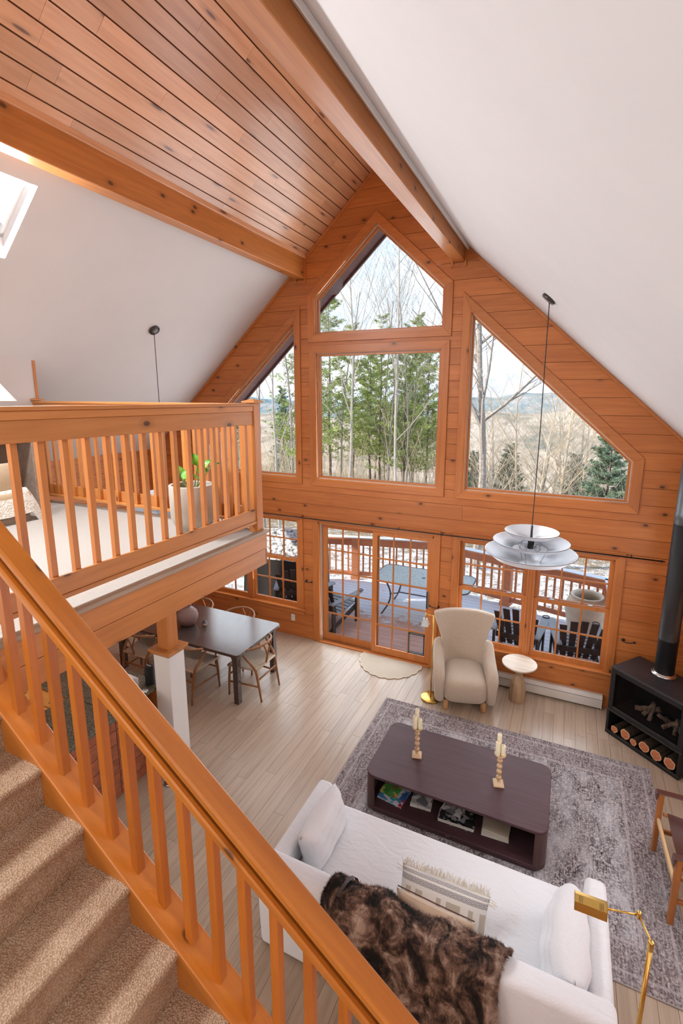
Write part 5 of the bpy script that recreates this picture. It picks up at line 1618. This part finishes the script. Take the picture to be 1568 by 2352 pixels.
MB().tube([(.10, -.42, .42), (.10, .36, .42)], [.15, .15], 20).build('bolster', bpy.data.materials['tan_suede'], sc2, smooth=True)
MB().grid(22, 16, lambda u, v_: (-.42 + .86 * u, -.30 + .78 * v_, .325 + .02 * math.sin(9 * u) * math.sin(8 * v_) - (.24 * max(0, (u - .86) / .14) ** 1.2) - (.22 * max(0, (v_ - .86) / .14) ** 1.2))).build('sheepskin', shp, sc2, smooth=True)
MB().box(-.33, .33, -.38, .38, 0, .06).build('plinth', gw, sc2)
# ================================================================ outside: ground, hills
def gz(x_, y_):
    z = -1.05 - .055 * max(0, y_ - 3.5)
    if y_ > 11: z -= .17 * (y_ - 11) * (1 - math.exp(-(y_ - 11) / 14))
    z += .05 * math.sin(x_ * .7 + 1.3) * math.sin(y_ * .5) + .03 * math.sin(x_ * 2.1 + y_ * 1.7)
    return max(z, -24 + .02 * abs(x_))
m, nt, b = new_mat('snow_dusted_leaf_litter', (.6, .6, .6), .9, 0, .2)
v = coords(nt, True)
n1 = noise(nt, v, 3.2, 6, .7); n2 = noise(nt, v, 26, 4, .7); n3 = noise(nt, v, .35, 3)
sm = nd(nt, 'ShaderNodeMath', operation='MULTIPLY_ADD'); nt.links.new(n2, sm.inputs[0]); sm.inputs[1].default_value = .75; nt.links.new(n1, sm.inputs[2])
yy = nt.nodes.new('ShaderNodeSeparateXYZ'); nt.links.new(nt.nodes.new('ShaderNodeNewGeometry').outputs['Position'], yy.inputs[0])
mr = nd(nt, 'ShaderNodeMapRange'); nt.links.new(yy.outputs['Y'], mr.inputs[0]); mr.inputs[1].default_value = 8.5; mr.inputs[2].default_value = 15; mr.inputs[3].default_value = 0; mr.inputs[4].default_value = .34
s2 = nd(nt, 'ShaderNodeMath', operation='SUBTRACT'); nt.links.new(sm.outputs[0], s2.inputs[0]); nt.links.new(mr.outputs[0], s2.inputs[1])
litter = ramp(nt, n2, [(.3, (.16, .115, .075)), (.7, (.36, .29, .20))])
nt.links.new(mixc(nt, ramp(nt, s2.outputs[0], [(.78, (0, 0, 0)), (.92, (1, 1, 1))]), litter, (.66, .69, .75)), b.inputs['Base Color'])
gm = MB()
NX, NY = 70, 60
gm.grid(NX, NY, lambda u, v_: ((lambda xx, yy_: (xx, yy_, gz(xx, yy_)))(-90 + 180 * u if False else math.copysign(abs(2 * u - 1) ** 1.6, 2 * u - 1) * 140, -3 + 150 * v_ ** 1.8)))
gr = gm.build('ground', m, smooth=True)
tag(gr, 'snow dusted yard falling away into the woods', kind='structure')
def hill(name, lab, D0, zfun, mat_, x0, x1, n=90, z_low=-40, depth=140):
    mb = MB()
    mb.grid(n, 14, lambda u, v_: ((x0 + (x1 - x0) * u), D0 + depth * v_, z_low + (zfun(x0 + (x1 - x0) * u) - z_low) * math.sin(PI / 2 * v_) ** .8))
    o = mb.build(name, mat_, smooth=True)
    tag(o, lab, kind='structure')
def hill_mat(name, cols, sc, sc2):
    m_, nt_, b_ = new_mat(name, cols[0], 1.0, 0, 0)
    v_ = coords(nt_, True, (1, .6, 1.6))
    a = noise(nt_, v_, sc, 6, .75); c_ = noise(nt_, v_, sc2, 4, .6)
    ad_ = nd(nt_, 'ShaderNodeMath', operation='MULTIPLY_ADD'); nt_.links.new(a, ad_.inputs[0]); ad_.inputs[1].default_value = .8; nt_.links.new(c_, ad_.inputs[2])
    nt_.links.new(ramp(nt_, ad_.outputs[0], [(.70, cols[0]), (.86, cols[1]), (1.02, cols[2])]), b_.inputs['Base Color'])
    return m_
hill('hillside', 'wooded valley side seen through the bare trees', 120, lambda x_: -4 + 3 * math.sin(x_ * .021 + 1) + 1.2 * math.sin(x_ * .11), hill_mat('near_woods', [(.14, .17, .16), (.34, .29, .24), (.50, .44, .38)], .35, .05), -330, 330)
hill('hill_ridge', 'forested ridge across the valley, coloured blue green for haze', 330, lambda x_: 9 + 9 * math.sin(x_ * .0085 + .3) + 1.3 * math.sin(x_ * .12) + .8 * math.sin(x_ * .31), hill_mat('hazed_forest', [(.10, .17, .20), (.20, .27, .30), (.40, .38, .38)], .13, .02), -900, 900, 160)  # distance haze is painted in as a bluish forest colour
hill('mountain_ridge', 'distant mountain on the horizon, coloured pale blue for haze', 1800, lambda x_: 70 + 60 * math.sin(x_ * .0022 + 1.9) + 8 * math.sin(x_ * .011), hill_mat('hazed_far_blue', [(.42, .50, .64), (.50, .57, .70), (.58, .64, .75)], .02, .004), -4000, 4000, 120, z_low=-120, depth=700)  # the pale blue is haze put into the mountain's colour

# ================================================================ deck
DZ = -.12
m, nt, b = new_mat('red_brown_deck_with_snow', (.4, .2, .15), .7, 0, .3)
v = coords(nt, True)
pos = nt.nodes.new('ShaderNodeSeparateXYZ'); nt.links.new(nt.nodes.new('ShaderNodeNewGeometry').outputs['Position'], pos.inputs[0])
wg = noise(nt, coords(nt, True, (1.2, 30, 1), 9.0), 1.0, 4)
wc = ramp(nt, wg, [(.3, (.58, .34, .27)), (.7, (.74, .48, .40))])
n1 = noise(nt, v, 3.0, 6, .72, .3); n2 = noise(nt, v, 34, 3, .7)
sm = nd(nt, 'ShaderNodeMath', operation='MULTIPLY_ADD'); nt.links.new(n2, sm.inputs[0]); sm.inputs[1].default_value = .30; nt.links.new(n1, sm.inputs[2])
mr = nd(nt, 'ShaderNodeMapRange'); nt.links.new(pos.outputs['Y'], mr.inputs[0]); mr.inputs[1].default_value = .9; mr.inputs[2].default_value = 1.75; mr.inputs[3].default_value = -.34; mr.inputs[4].default_value = .20
s2 = nd(nt, 'ShaderNodeMath', operation='ADD'); nt.links.new(sm.outputs[0], s2.inputs[0]); nt.links.new(mr.outputs[0], s2.inputs[1])
gnz = nt.nodes.new('ShaderNodeSeparateXYZ'); nt.links.new(nt.nodes.new('ShaderNodeNewGeometry').outputs['Normal'], gnz.inputs[0])
mk = nd(nt, 'ShaderNodeMath', operation='MULTIPLY'); nt.links.new(ramp(nt, s2.outputs[0], [(.64, (0, 0, 0)), (.72, (1, 1, 1))]), mk.inputs[0]); nt.links.new(gnz.outputs['Z'], mk.inputs[1])
nt.links.new(mixc(nt, mk.outputs[0], wc, (.80, .84, .91)), b.inputs['Base Color'])
M['deck'] = m
DP = [(-3.55, 2.62), (-1.67, 3.13), (0.0, 3.55), (1.69, 3.10), (3.45, 2.63)]
def deck_edge(x_):
    for (a, ya), (c_, yc) in zip(DP[:-1], DP[1:]):
        if a <= x_ <= c_: return ya + (yc - ya) * (x_ - a) / (c_ - a)
    return 2.6
dk = thing('deck', 'wooden deck outside the patio door, dusted with snow', kind='structure')
BW = .142
y = .165
while y < 3.55:
    ym = y + BW / 2
    xs = [q / 20 for q in range(-71, 70)]
    ok = [q for q in xs if deck_edge(q) > ym]
    if not ok: break
    xa, xb = min(ok), max(ok)
    if xa <= -3.5: xa = -3.6
    if xb >= 3.4: xb = 3.5
    cuts = sorted(rng.uniform(xa + .5, xb - .5) for _ in range(2)) if xb - xa > 3 else []
    for a, c_ in zip([xa] + cuts, cuts + [xb]):
        piece('deck_board', M['deck'], a + .0015, c_ - .0015, y + .003, y + BW - .003, DZ - .03, DZ, dk)
    y += BW
fr = MB()
for i_ in range(len(DP) - 1): fr.bar((*DP[i_], DZ - .16), (*DP[i_ + 1], DZ - .16), .04, .24)
fr.build('rim_joist', M['stain'], dk)
for x_ in (-3.4, -1.7, 0, 1.7, 3.35): MB().box(x_ - .06, x_ + .06, 2.3, 2.42, -1.6, DZ - .03).build('deck_post', M['stain'], dk)
redw = wood('red_stained_cedar', (.62, .215, .095), (.80, .33, .165), 'X', knots=0, rough=.6, var=.08)
snow = plain('thin_snow', (.86, .89, .95), .9, var=.03, world=True)
def deck_section(p0, p1, lab, first_post=True, last_post=False):
    a, c_ = Vector((*p0, 0)), Vector((*p1, 0))
    L_ = (c_ - a).length
    t = thing('deck_railing', lab, 'railing', (a.x, a.y, DZ), math.atan2(c_.y - a.y, c_.x - a.x), 'red stained deck railing sections')
    for x_ in ([0] if first_post else []) + ([L_] if last_post else []):
        MB().box(x_ - .085, x_ + .085, -.085, .085, 0, .96).build('post', redw, t, bevel=.005)
        MB().box(x_ - .10, x_ + .10, -.10, .10, 0, .09).build('post_base', redw, t)
    MB().box(.09, L_ - .09, -.02, .02, .80, .93).build('top_beam', redw, t)
    MB().box(-.02, L_ + .02, -.085, .085, .955, .985).build('cap_rail', redw, t)
    MB().box(0, L_, -.078, .078, .985, 1.000).build('snow_cover', snow, t)
    MB().box(.09, L_ - .09, -.02, .02, .08, .17).build('bottom_beam', redw, t)
    n_ = int((L_ - .2) / .145)
    for k_ in range(n_):
        x_ = .1 + (L_ - .2) * (k_ + .5) / n_
        piece('baluster', redw, x_ - .018, x_ + .018, -.018, .018, .17, .80, t)
deck_section(DP[0], DP[1], 'red stained deck railing section seen beside the covered grill')
deck_section(DP[1], DP[2], 'red stained deck railing section seen through the left door panel', True)
deck_section(DP[2], DP[3], 'red stained deck railing section behind the glass patio table', False)
deck_section(DP[3], DP[4], 'red stained deck railing section behind the stone urn', True, True)
deck_section((3.45, 2.63), (3.48, .35), 'red stained deck railing returning to the house at the right', False)

# patio table
pt = thing('patio_table', 'frosted glass patio table with curved metal legs on the deck', 'patio table', (.26, 2.02, DZ))
frm = plain('taupe_powdercoat', (.11, .095, .085), .45)
m, nt, b = new_mat('frosty_glass_top', (.62, .68, .66), .25)
nt.links.new(ramp(nt, noise(nt, coords(nt, False), 55, 4, .7), [(.42, (.34, .40, .38)), (.60, (.72, .77, .77))]), b.inputs['Base Color'])
MB().prism_z(rrect(-.92, .92, -.47, .47, .16), .700, .712).build('glass_top', m, pt)
rim = rrect(-.93, .93, -.48, .48, .165)
MB().tube([(*p_, .704) for p_ in rim] + [(*rim[0], .704)], .014, 8).build('rim', frm, pt, smooth=True)
for sx in (-1, 1):
    for sy in (-1, 1):
        MB().tube(curve_pts([(sx * .62, sy * .40, .69), (sx * .56, sy * .33, .45), (sx * .60, sy * .30, .22), (sx * .72, sy * .38, 0)], 5), .016, 8).build('leg', frm, pt, smooth=True)
    MB().tube(curve_pts([(sx * .57, -.32, .42), (sx * .50, 0, .34), (sx * .57, .32, .42)], 6), .012, 8).build('leg_brace', frm, pt, smooth=True)
MB().tube([(-.50, 0, .34), (.50, 0, .34)], .012, 8).build('stretcher', frm, pt, smooth=True)
MB().lathe([(.035, .712), (.03, .716), (.002, .717)], 16).build('umbrella_hole_cap', frm, pt)

# adirondack chairs
adm = plain('dark_brown_poly', (.075, .055, .050), .55)
adt = plain('lighter_grey_top', (.36, .38, .40), .6)  # paler grey used for the seat slats and arms
def adirondack():
    t = thing('adirondack_chair', 'x', 'chair', group='dark adirondack chairs on the deck')
    for i_ in range(5):
        x_ = (i_ - 2) * .105
        h_ = .98 - .045 * (i_ - 2) ** 2 * .6
        w0, w1 = .040, .052
        fan = (i_ - 2) * .035
        # leaning slat: bottom (y=-.05,z=.28) to top (y=-.42)
        k_ = (h_ - .25)
        MB().hexa([(x_ - w0, -.02, .25), (x_ + w0, -.02, .25), (x_ + w0, .0, .25), (x_ - w0, .0, .25)],
                  [(x_ + fan - w1, -.02 - .42 * k_, h_), (x_ + fan + w1, -.02 - .42 * k_, h_), (x_ + fan + w1, -.42 * k_, h_), (x_ + fan - w1, -.42 * k_, h_)]).build('back_slat', adm, t, bevel=.006)
    for i_ in range(6):
        y_ = .02 + i_ * .085
        z_ = .27 + i_ * .017
        piece('seat_slat', adt, -.27, .27, y_, y_ + .072, z_, z_ + .02, t)
    for s_ in (-1, 1):
        MB().hexa([(s_ * .30 - .012, -.45, .02), (s_ * .30 + .012, -.45, .02), (s_ * .30 + .012, -.38, 0), (s_ * .30 - .012, -.38, 0)],
                  [(s_ * .30 - .012, .52, .37), (s_ * .30 + .012, .52, .37), (s_ * .30 + .012, .52, .26), (s_ * .30 - .012, .52, .26)]).build('side_rail', adm, t)
        MB().box(s_ * .325 - .014, s_ * .325 + .014, .42, .52, 0, .55).build('front_leg', adm, t)
        MB().box(s_ * .325 - .014, s_ * .325 + .014, -.24, -.16, 0.0, .53).build('rear_leg', adm, t)
        MB().prism_z([(s_ * .27, -.28), (s_ * .37, -.28), (s_ * .40, .30), (s_ * .39, .55), (s_ * .33, .60), (s_ * .27, .55)], .55, .575).build('arm', adt, t, bevel=.005)
        if s_ == 1: MB().tube([(.33 + .05 * math.cos(q_), .56 + .05 * math.sin(q_), .582) for q_ in [PI * i_ / 8 for i_ in range(17)]], .008, 6).build('cup_ring', adm, t)
    MB().box(-.30, .30, -.20, -.17, .42, .50).build('back_brace', adm, t)
    return t
ad0 = adirondack()
ads = [((-1.20, .80, DZ), R(-14), 'dark adirondack chair seen through the left panel of the patio door'),
       ((2.10, 1.00, DZ), R(-6), 'dark adirondack chair seen beside the top of the armchair'),
       ((2.98, 1.00, DZ), R(8), 'dark adirondack chair in front of the stone urn'),
       ((-2.02, 1.02, DZ), R(24), 'dark adirondack chair in front of the covered grill')]
for n, (l, a, lab) in enumerate(ads):
    c = ad0 if n == 0 else dup(ad0, l, a, lab)
    c.location = l; c.rotation_euler = (0, 0, a); c['label'] = lab

# stone urn
ur = thing('garden_urn', 'big beige stoneware urn standing on the deck corner', 'urn', (3.09, 2.02, DZ))
urm = plain('sandy_stoneware', (.84, .72, .56), .85, var=.12, scale=7)
MB().lathe([(.20, 0), (.215, .02), (.24, .12), (.29, .38), (.325, .58), (.33, .68), (.30, .78), (.255, .825), (.250, .84), (.262, .865), (.255, .885), (.235, .885), (.215, .86), (.21, .80), (.27, .70), (.26, .50)], 44).build('body', urm, ur, smooth=True)
MB().lathe([(.262, .70), (.001, .702)], 30, closed_ends=False).build('dark_inside', plain('urn_dark_disc', (.03, .025, .02), .95), ur)  # dark disc set inside the urn's mouth

# covered grill
cv = thing('covered_grill', 'grill under a black cover topped with snow outside the left window', 'covered grill', (-2.62, 1.75, DZ), R(8))
cvm = fabric('black_vinyl_cover', (.030, .028, .032), (.018, .017, .02), 60, .6, .4, big=5)
hw, hd_, he, hp = .72, .55, .92, 1.42
def wall_pt(u, v_):
    per = [(-hw, -hd_), (hw, -hd_), (hw, hd_), (-hw, hd_), (-hw, -hd_)]
    f = u * 4; i_ = min(int(f), 3); t_ = f - i_
    x_ = per[i_][0] + (per[i_ + 1][0] - per[i_][0]) * t_; y_ = per[i_][1] + (per[i_ + 1][1] - per[i_][1]) * t_
    k_ = 1 + .025 * math.sin(u * 70) * (1 - v_) + .03 * (1 - v_)
    return (x_ * k_, y_ * k_, .02 + (he - .02) * v_)
MB().grid(80, 8, wall_pt).build('cover_skirt', cvm, cv, smooth=True)
m, nt, b = new_mat('snowy_vinyl', (.5, .5, .55), .8)
nt.links.new(ramp(nt, noise(nt, coords(nt, False), 16, 5, .75), [(.40, (.04, .04, .045)), (.50, (.62, .66, .72)), (.62, (.82, .86, .92))]), b.inputs['Base Color'])
tp_ = MB()
rp = [(-.28, 0, hp), (.28, 0, hp)]
cc = [(-hw, -hd_, he), (hw, -hd_, he), (hw, hd_, he), (-hw, hd_, he)]
tp_.add(cc + rp, [(0, 1, 5, 4), (1, 2, 5), (2, 3, 4, 5), (3, 0, 4)])
tp_.build('snowy_cover_top', m, cv)

# ================================================================ trees
def bare_tree(seed, H, r0, spread=1.0, fork=0.35, sides=6, levels=4, n1=9, lean=0.0, rbk=.42):
    rr_ = random.Random(seed)
    tr_, br_ = MB(), MB()
    def grow(p, d, L_, r_, lev):
        n_ = 7 if lev == 0 else (5 if lev == 1 else 4 if lev == 2 else 3)
        pts, rads = [p], [r_]
        dd = d.copy()
        for i_ in range(n_):
            dd = (dd + Vector((rr_.uniform(-1, 1), rr_.uniform(-1, 1), rr_.uniform(-.4, .7))) * (.07 if lev == 0 else .19)).normalized()
            pts.append(pts[-1] + dd * (L_ / n_))
            rads.append(r_ * (1 - (.70 if lev == 0 else .85) * (i_ + 1) / n_))
        (tr_ if lev == 0 else br_).tube(pts, rads, sides if lev == 0 else (4 if lev < 2 else 3), caps=False)
        if lev + 1 >= levels: return
        nb = n1 if lev == 0 else (6 if lev == 1 else 4)
        for k_ in range(nb):
            f = (fork + (1 - fork) * (k_ + rr_.random()) / nb) if lev == 0 else (.15 + .85 * (k_ + rr_.random()) / nb)
            q_ = min(f * n_, n_ - .001); i_ = int(q_)
            base = pts[i_].lerp(pts[i_ + 1], q_ - i_)
            rb_ = rads[i_] * rbk
            az = rr_.uniform(0, 2 * PI)
            el = rr_.uniform(.35, .95)
            side_ = Vector((math.cos(az), math.sin(az), 0))
            nd_ = (dd * 0 + (pts[i_ + 1] - pts[i_]).normalized() * el + side_ * (1.0 if lev else .85) * spread).normalized()
            nd_ = (nd_ + Vector((0, 0, .25))).normalized()
            Lc = L_ * (.50 if lev == 0 else .52) * (1.15 - .55 * f) * rr_.uniform(.75, 1.15)
            grow(base, nd_, Lc, max(.004, rb_), lev + 1)
    grow(Vector((0, 0, 0)), Vector((lean, 0, 1)).normalized(), H, r0, 0)
    return tr_, br_
def pine_tree(seed, H, r0, crown=.35, blen=2.4, dens=1.0, up=.15, nb=11, tuft=.26):
    rr_ = random.Random(seed)
    tr_ = MB().tube([(0.04 * H * .1 * math.sin(i_ * 1.3), 0.03 * H * .1 * math.cos(i_ * 1.7), H * i_ / 9) for i_ in range(10)], [r0 * (1 - .93 * i_ / 9) for i_ in range(10)], 6, caps=False)
    fo = MB()
    z_ = H * crown
    while z_ < H * .99:
        f = (z_ - H * crown) / (H * (1 - crown))
        for k_ in range(rr_.randint(int(nb * .4), int(nb * .6))):
            az = rr_.uniform(0, 2 * PI)
            L_ = blen * (1 - .85 * f) * rr_.uniform(.55, 1.1) + .25
            d = Vector((math.cos(az), math.sin(az), up + .35 * f + rr_.uniform(-.15, .12))).normalized()
            p0 = Vector((0, 0, z_ + rr_.uniform(-.2, .2)))
            p1 = p0 + d * L_ * .55; p2 = p0 + d * L_ + Vector((0, 0, .10 * L_))
            tr_.tube([p0, p1, p2], [.022 * (1 - f * .6), .014, .005], 3, caps=False)
            for q_ in range(int((5 + L_ * 9) * dens)):
                s_ = rr_.uniform(.28, 1.0)
                c_ = (p0.lerp(p1, s_ / .55) if s_ < .55 else p1.lerp(p2, (s_ - .55) / .45))
                c_ = c_ + Vector((rr_.uniform(-1, 1), rr_.uniform(-1, 1), rr_.uniform(-.35, .45))) * .24 * L_ * .55
                for w_ in range(7):
                    dv = Vector((rr_.uniform(-1, 1), rr_.uniform(-1, 1), rr_.uniform(-.35, .85))).normalized()
                    sd2 = dv.cross(Vector((rr_.uniform(-1, 1), rr_.uniform(-1, 1), rr_.uniform(-1, 1)))).normalized() * .022
                    i_ = len(fo.v)
                    e_ = c_ + dv * tuft * rr_.uniform(.6, 1.1)
                    fo.v += [tuple(c_ - sd2), tuple(c_ + sd2), tuple(e_)]
                    fo.f.append((i_, i_ + 1, i_ + 2))
        z_ += H * .030 * rr_.uniform(.8, 1.3)
    return tr_, fo
def fast_mesh(mb, name, mat_):
    me_ = bpy.data.meshes.new(name); me_.from_pydata(mb.v, [], mb.f); me_.materials.append(mat_)
    return me_
bk_grey = plain('grey_bark', (.30, .265, .235), .95, var=.35, scale=14)
bk_pale = plain('pale_birch_bark', (.42, .38, .335), .9, var=.25, scale=9)
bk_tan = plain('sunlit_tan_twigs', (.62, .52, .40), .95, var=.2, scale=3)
bk_dark = plain('dark_pine_bark', (.17, .13, .11), .95, var=.3, scale=12)
nd_y = plain('yellow_green_needles', (.36, .44, .13), .8, var=.45, scale=1.6)
nd_b = plain('blue_green_needles', (.20, .29, .19), .8, var=.4, scale=1.2)
def mk(pair, m1, m2, n1, n2):
    return (fast_mesh(pair[0], n1, m1), fast_mesh(pair[1], n2, m2), n1, n2)
KIND = {
 'maple': mk(bare_tree(3, 11, .14, .85, .34, 8, 5, 14, .05, .58), bk_grey, bk_grey, 'trunk', 'branches'),
 'birch': mk(bare_tree(11, 17, .105, .55, .35, 7, 5, 13, .06), bk_pale, bk_pale, 'trunk', 'branches'),
 'slim': mk(bare_tree(21, 15, .08, .5, .3, 6, 5, 12), bk_grey, bk_grey, 'trunk', 'branches'),
 'tan': mk(bare_tree(31, 9, .085, .75, .12, 6, 5, 13, 0, .55), bk_tan, bk_tan, 'trunk', 'branches'),
 'fan': mk(bare_tree(44, 13, .065, .35, .12, 6, 4, 16), bk_grey, bk_grey, 'trunk', 'branches'),
 'pine': mk(pine_tree(5, 18, .15, .34, 3.1, 1.25, .22), bk_dark, nd_y, 'trunk', 'needles'),
 'pine2': mk(pine_tree(6, 16, .14, .28, 3.0, 1.25, .2), bk_dark, nd_y, 'trunk', 'needles'),
 'blue': mk(pine_tree(8, 15, .12, .08, 2.5, 1.5), bk_dark, nd_b, 'trunk', 'needles'),
 'spruce': mk(pine_tree(9, 9, .16, .03, 2.7, 2.0, .02, 16, .22), bk_dark, nd_b, 'trunk', 'needles'),
}
NAMES = {'maple': 'bare_tree', 'birch': 'birch_tree', 'slim': 'bare_tree', 'tan': 'bare_tree', 'fan': 'bare_tree', 'pine': 'pine_tree', 'pine2': 'pine_tree', 'blue': 'pine_tree', 'spruce': 'spruce_tree'}
def tree(kind, x_, y_, sc_, rz, lab, group, base=None):
    t = thing(NAMES[kind], lab, 'tree', (x_, y_, gz(x_, y_) - .15 if base is None else base), rz, group)
    t.scale = (sc_, sc_, sc_)
    a, b_, n1_, n2_ = KIND[kind]
    link(n1_, a, t); link(n2_, b_, t)
    return t
TREES = [
 ('maple', .2, 8.4, 1.00, .4, 'big bare tree with forking branches in the sloped right window', 'bare trees beyond the deck'),
 ('birch', -6.3, 12.6, 0.71, 0.2, 'leaning pale trunked tree at the left of the big square window', 'bare trees beyond the deck'),
 ('birch', -3.6, 11.6, 0.66, 2.6, 'straight pale trunked tree right of the middle of the big square window', 'bare trees beyond the deck'),
 ('slim', -7.4, 20.5, 0.82, 1.0, 'tall bare tree reaching into the left part of the peak window', 'bare trees beyond the deck'),
 ('fan', -6.9, 22.2, 1.01, .5, 'upright fan of bare stems in the middle of the peak window', 'bare trees beyond the deck'),
 ('fan', -5.6, 25.6, 0.84, 2.0, 'bare twiggy crown at the lower right of the peak window', 'bare trees beyond the deck'),
 ('pine', -6.4, 16.8, 0.57, 0, 'slender pine in the centre of the big square window', 'pines beyond the deck'),
 ('pine2', -5.8, 20.2, 0.71, 1.0, 'green pine right of centre in the big square window', 'pines beyond the deck'),
 ('pine', -9.7, 17.5, 0.70, 2.0, 'green pine at the left edge of the big square window', 'pines beyond the deck'),
 ('pine2', -4.6, 19.4, 0.65, 3.0, 'green pine at the right edge of the big square window', 'pines beyond the deck'),
 ('pine', -8.6, 21.8, 0.59, 4.0, 'pine standing between the two pale trunks of the big square window', 'pines beyond the deck'),
 ('pine2', -10.8, 23.2, 0.77, 5.0, 'pine behind the leaning pale trunk of the big square window', 'pines beyond the deck'),
 ('slim', -8.0, 15.5, 0.74, 2.2, 'thin grey tree in the woods of the square window, left of the middle', 'thin grey trees behind the square window'),
 ('slim', -5.4, 15.2, 0.66, 3.1, 'thin grey tree in the woods of the square window, just right of the middle', 'thin grey trees behind the square window'),
 ('slim', -4.4, 15.0, 0.70, 4.4, 'thin grey tree in the woods of the square window, farther right', 'thin grey trees behind the square window'),
 ('slim', -8.9, 9.9, 0.70, 1.4, 'bare tree at the narrow left end of the sloped left window', 'bare trees beyond the deck'),
 ('birch', -6.8, 7.9, 0.52, 4.0, 'bare tree with a pale trunk beside the loft newel post', 'bare trees beyond the deck'),
 ('slim', -9.1, 12.4, 0.78, 5.0, 'bare tree at the right edge of the sloped left window', 'bare trees beyond the deck'),
 ('blue', -21.5, 25.4, 0.59, 0, 'bluish pine in the sloped left window, fourth of five from the square window', 'bluish pines in the left window'),
 ('blue', -17.9, 25.5, 0.56, 1.6, 'bluish pine in the sloped left window, third of five from the square window', 'bluish pines in the left window'),
 ('blue', -20.5, 29.6, 0.65, 3.0, 'bluish pine in the sloped left window, fifth of five from the square window', 'bluish pines in the left window'),
 ('blue', -15.4, 24.5, 0.59, 4.6, 'bluish pine in the sloped left window, first of five from the square window', 'bluish pines in the left window'),
 ('blue', -18.9, 21.0, 0.46, 2.2, 'bluish pine in the sloped left window, second of five from the square window', 'bluish pines in the left window'),
 ('tan', .6, 17.4, 0.85, 0, 'sunlit tan bushy tree left of the lamp cord in the sloped right window', 'bare trees beyond the deck'),
 ('tan', 2.3, 15.6, 0.82, 1.4, 'sunlit spreading tan tree right of the lamp cord in the sloped right window', 'bare trees beyond the deck'),
 ('tan', 1.2, 23.5, 0.95, 2.5, 'tan thicket tree behind the lamp cord, nearest the cord', 'tan thicket trees'),
 ('tan', 3.4, 23.5, 0.95, 4.0, 'tan thicket tree behind the lamp cord, toward the spruce', 'tan thicket trees'),
 ('tan', -.8, 20.2, 0.80, 5.0, 'tan thicket tree behind the lamp cord, toward the big forked tree', 'tan thicket trees'),
 ('spruce', 4.15, 14.6, 0.56, 0, 'dense green spruce at the right end of the sloped right window', 'pines beyond the deck'),
 ('spruce', -.2, 20.4, 0.50, 1.0, 'small evergreen below the tan bushes in the sloped right window', 'pines beyond the deck'),
 ('spruce', -2.3, 21.5, 0.45, 2.0, 'small evergreen at the lower left of the sloped right window', 'pines beyond the deck'),
 ('pine', -7.7, 18.6, .56, 1.2, 'small feathery pine left of the slender centre pine', 'pines beyond the deck'),
 ('pine2', -5.0, 16.6, .60, 2.9, 'feathery pine just behind the straight pale trunk', 'pines beyond the deck'),
 ('pine', -6.9, 24.5, .72, 5.3, 'far pine peeking between the centre pines', 'pines beyond the deck'),
 ('pine2', -9.2, 14.0, .70, 3.9, 'tall pine whose needles reach the lower left corner of the peak window', 'pines beyond the deck'),
 ('tan', -0.3, 14.5, 0.55, 0.3, 'low sunlit tan bush in the sloped right window, second from the left of six', 'low sunlit bushes'),
 ('tan', 1.5, 14.2, 0.55, 1.9, 'low sunlit tan bush in the sloped right window, third from the left of six', 'low sunlit bushes'),
 ('tan', 3.2, 17.8, 0.7, 3.3, 'low sunlit tan bush in the sloped right window, rightmost of six', 'low sunlit bushes'),
 ('tan', 2.6, 20.5, 0.75, 5.1, 'low sunlit tan bush in the sloped right window, fifth from the left of six', 'low sunlit bushes'),
 ('tan', -0.9, 16.5, 0.6, 4.1, 'low sunlit tan bush in the sloped right window, leftmost of six', 'low sunlit bushes'),
 ('tan', 1.9, 18.3, 0.7, 2.6, 'low sunlit tan bush in the sloped right window, fourth from the left of six', 'low sunlit bushes'),
 ('spruce', -1.5, 13.4, 0.36, 2, 'little spruce at the foot of the big forked tree', 'pines beyond the deck'),
 ('spruce', 3.0, 24, 0.5, 4, 'far spruce between the tan tree and the dense spruce', 'pines beyond the deck'),
]
for args in TREES: tree(*args)
# tangle of thin saplings and weeds
br = MB(); rr = random.Random(77)
for _ in range(3300):
    y_ = rr.uniform(10.5, 34); x_ = rr.uniform(-16, 12) * (y_ / 20 + .25)
    h_ = rr.uniform(.8, 2.4) if y_ < 13.5 else rr.uniform(1.5, 4.0 if x_ > -2.5 else 6.0)
    z_ = gz(x_, y_)
    p0 = Vector((x_, y_, z_)); d = Vector((rr.uniform(-.35, .35), rr.uniform(-.3, .3), 1))
    p1 = p0 + d * h_ * .5; p2 = p1 + (d + Vector((rr.uniform(-.4, .4), rr.uniform(-.3, .3), 0))) * h_ * .5
    r_ = .004 + .0016 * h_
    br.tube([p0, p1, p2], [r_, r_ * .7, r_ * .2], 3, caps=False)
    for k_ in range(3 if h_ > 2 else 1):
        q_ = p0.lerp(p2, rr.uniform(.35, .9))
        br.tube([q_, q_ + Vector((rr.uniform(-.6, .6), rr.uniform(-.5, .5), rr.uniform(.2, .9))) * h_ * .28], [r_ * .5, r_ * .15], 3, caps=False)
me = fast_mesh(br, 'brush', plain('pale_brush', (.55, .46, .35), .95, var=.3, scale=.8, world=True))
tag(link('brush', me), 'tangle of pale saplings and weeds beyond the yard', 'brush', kind='stuff')
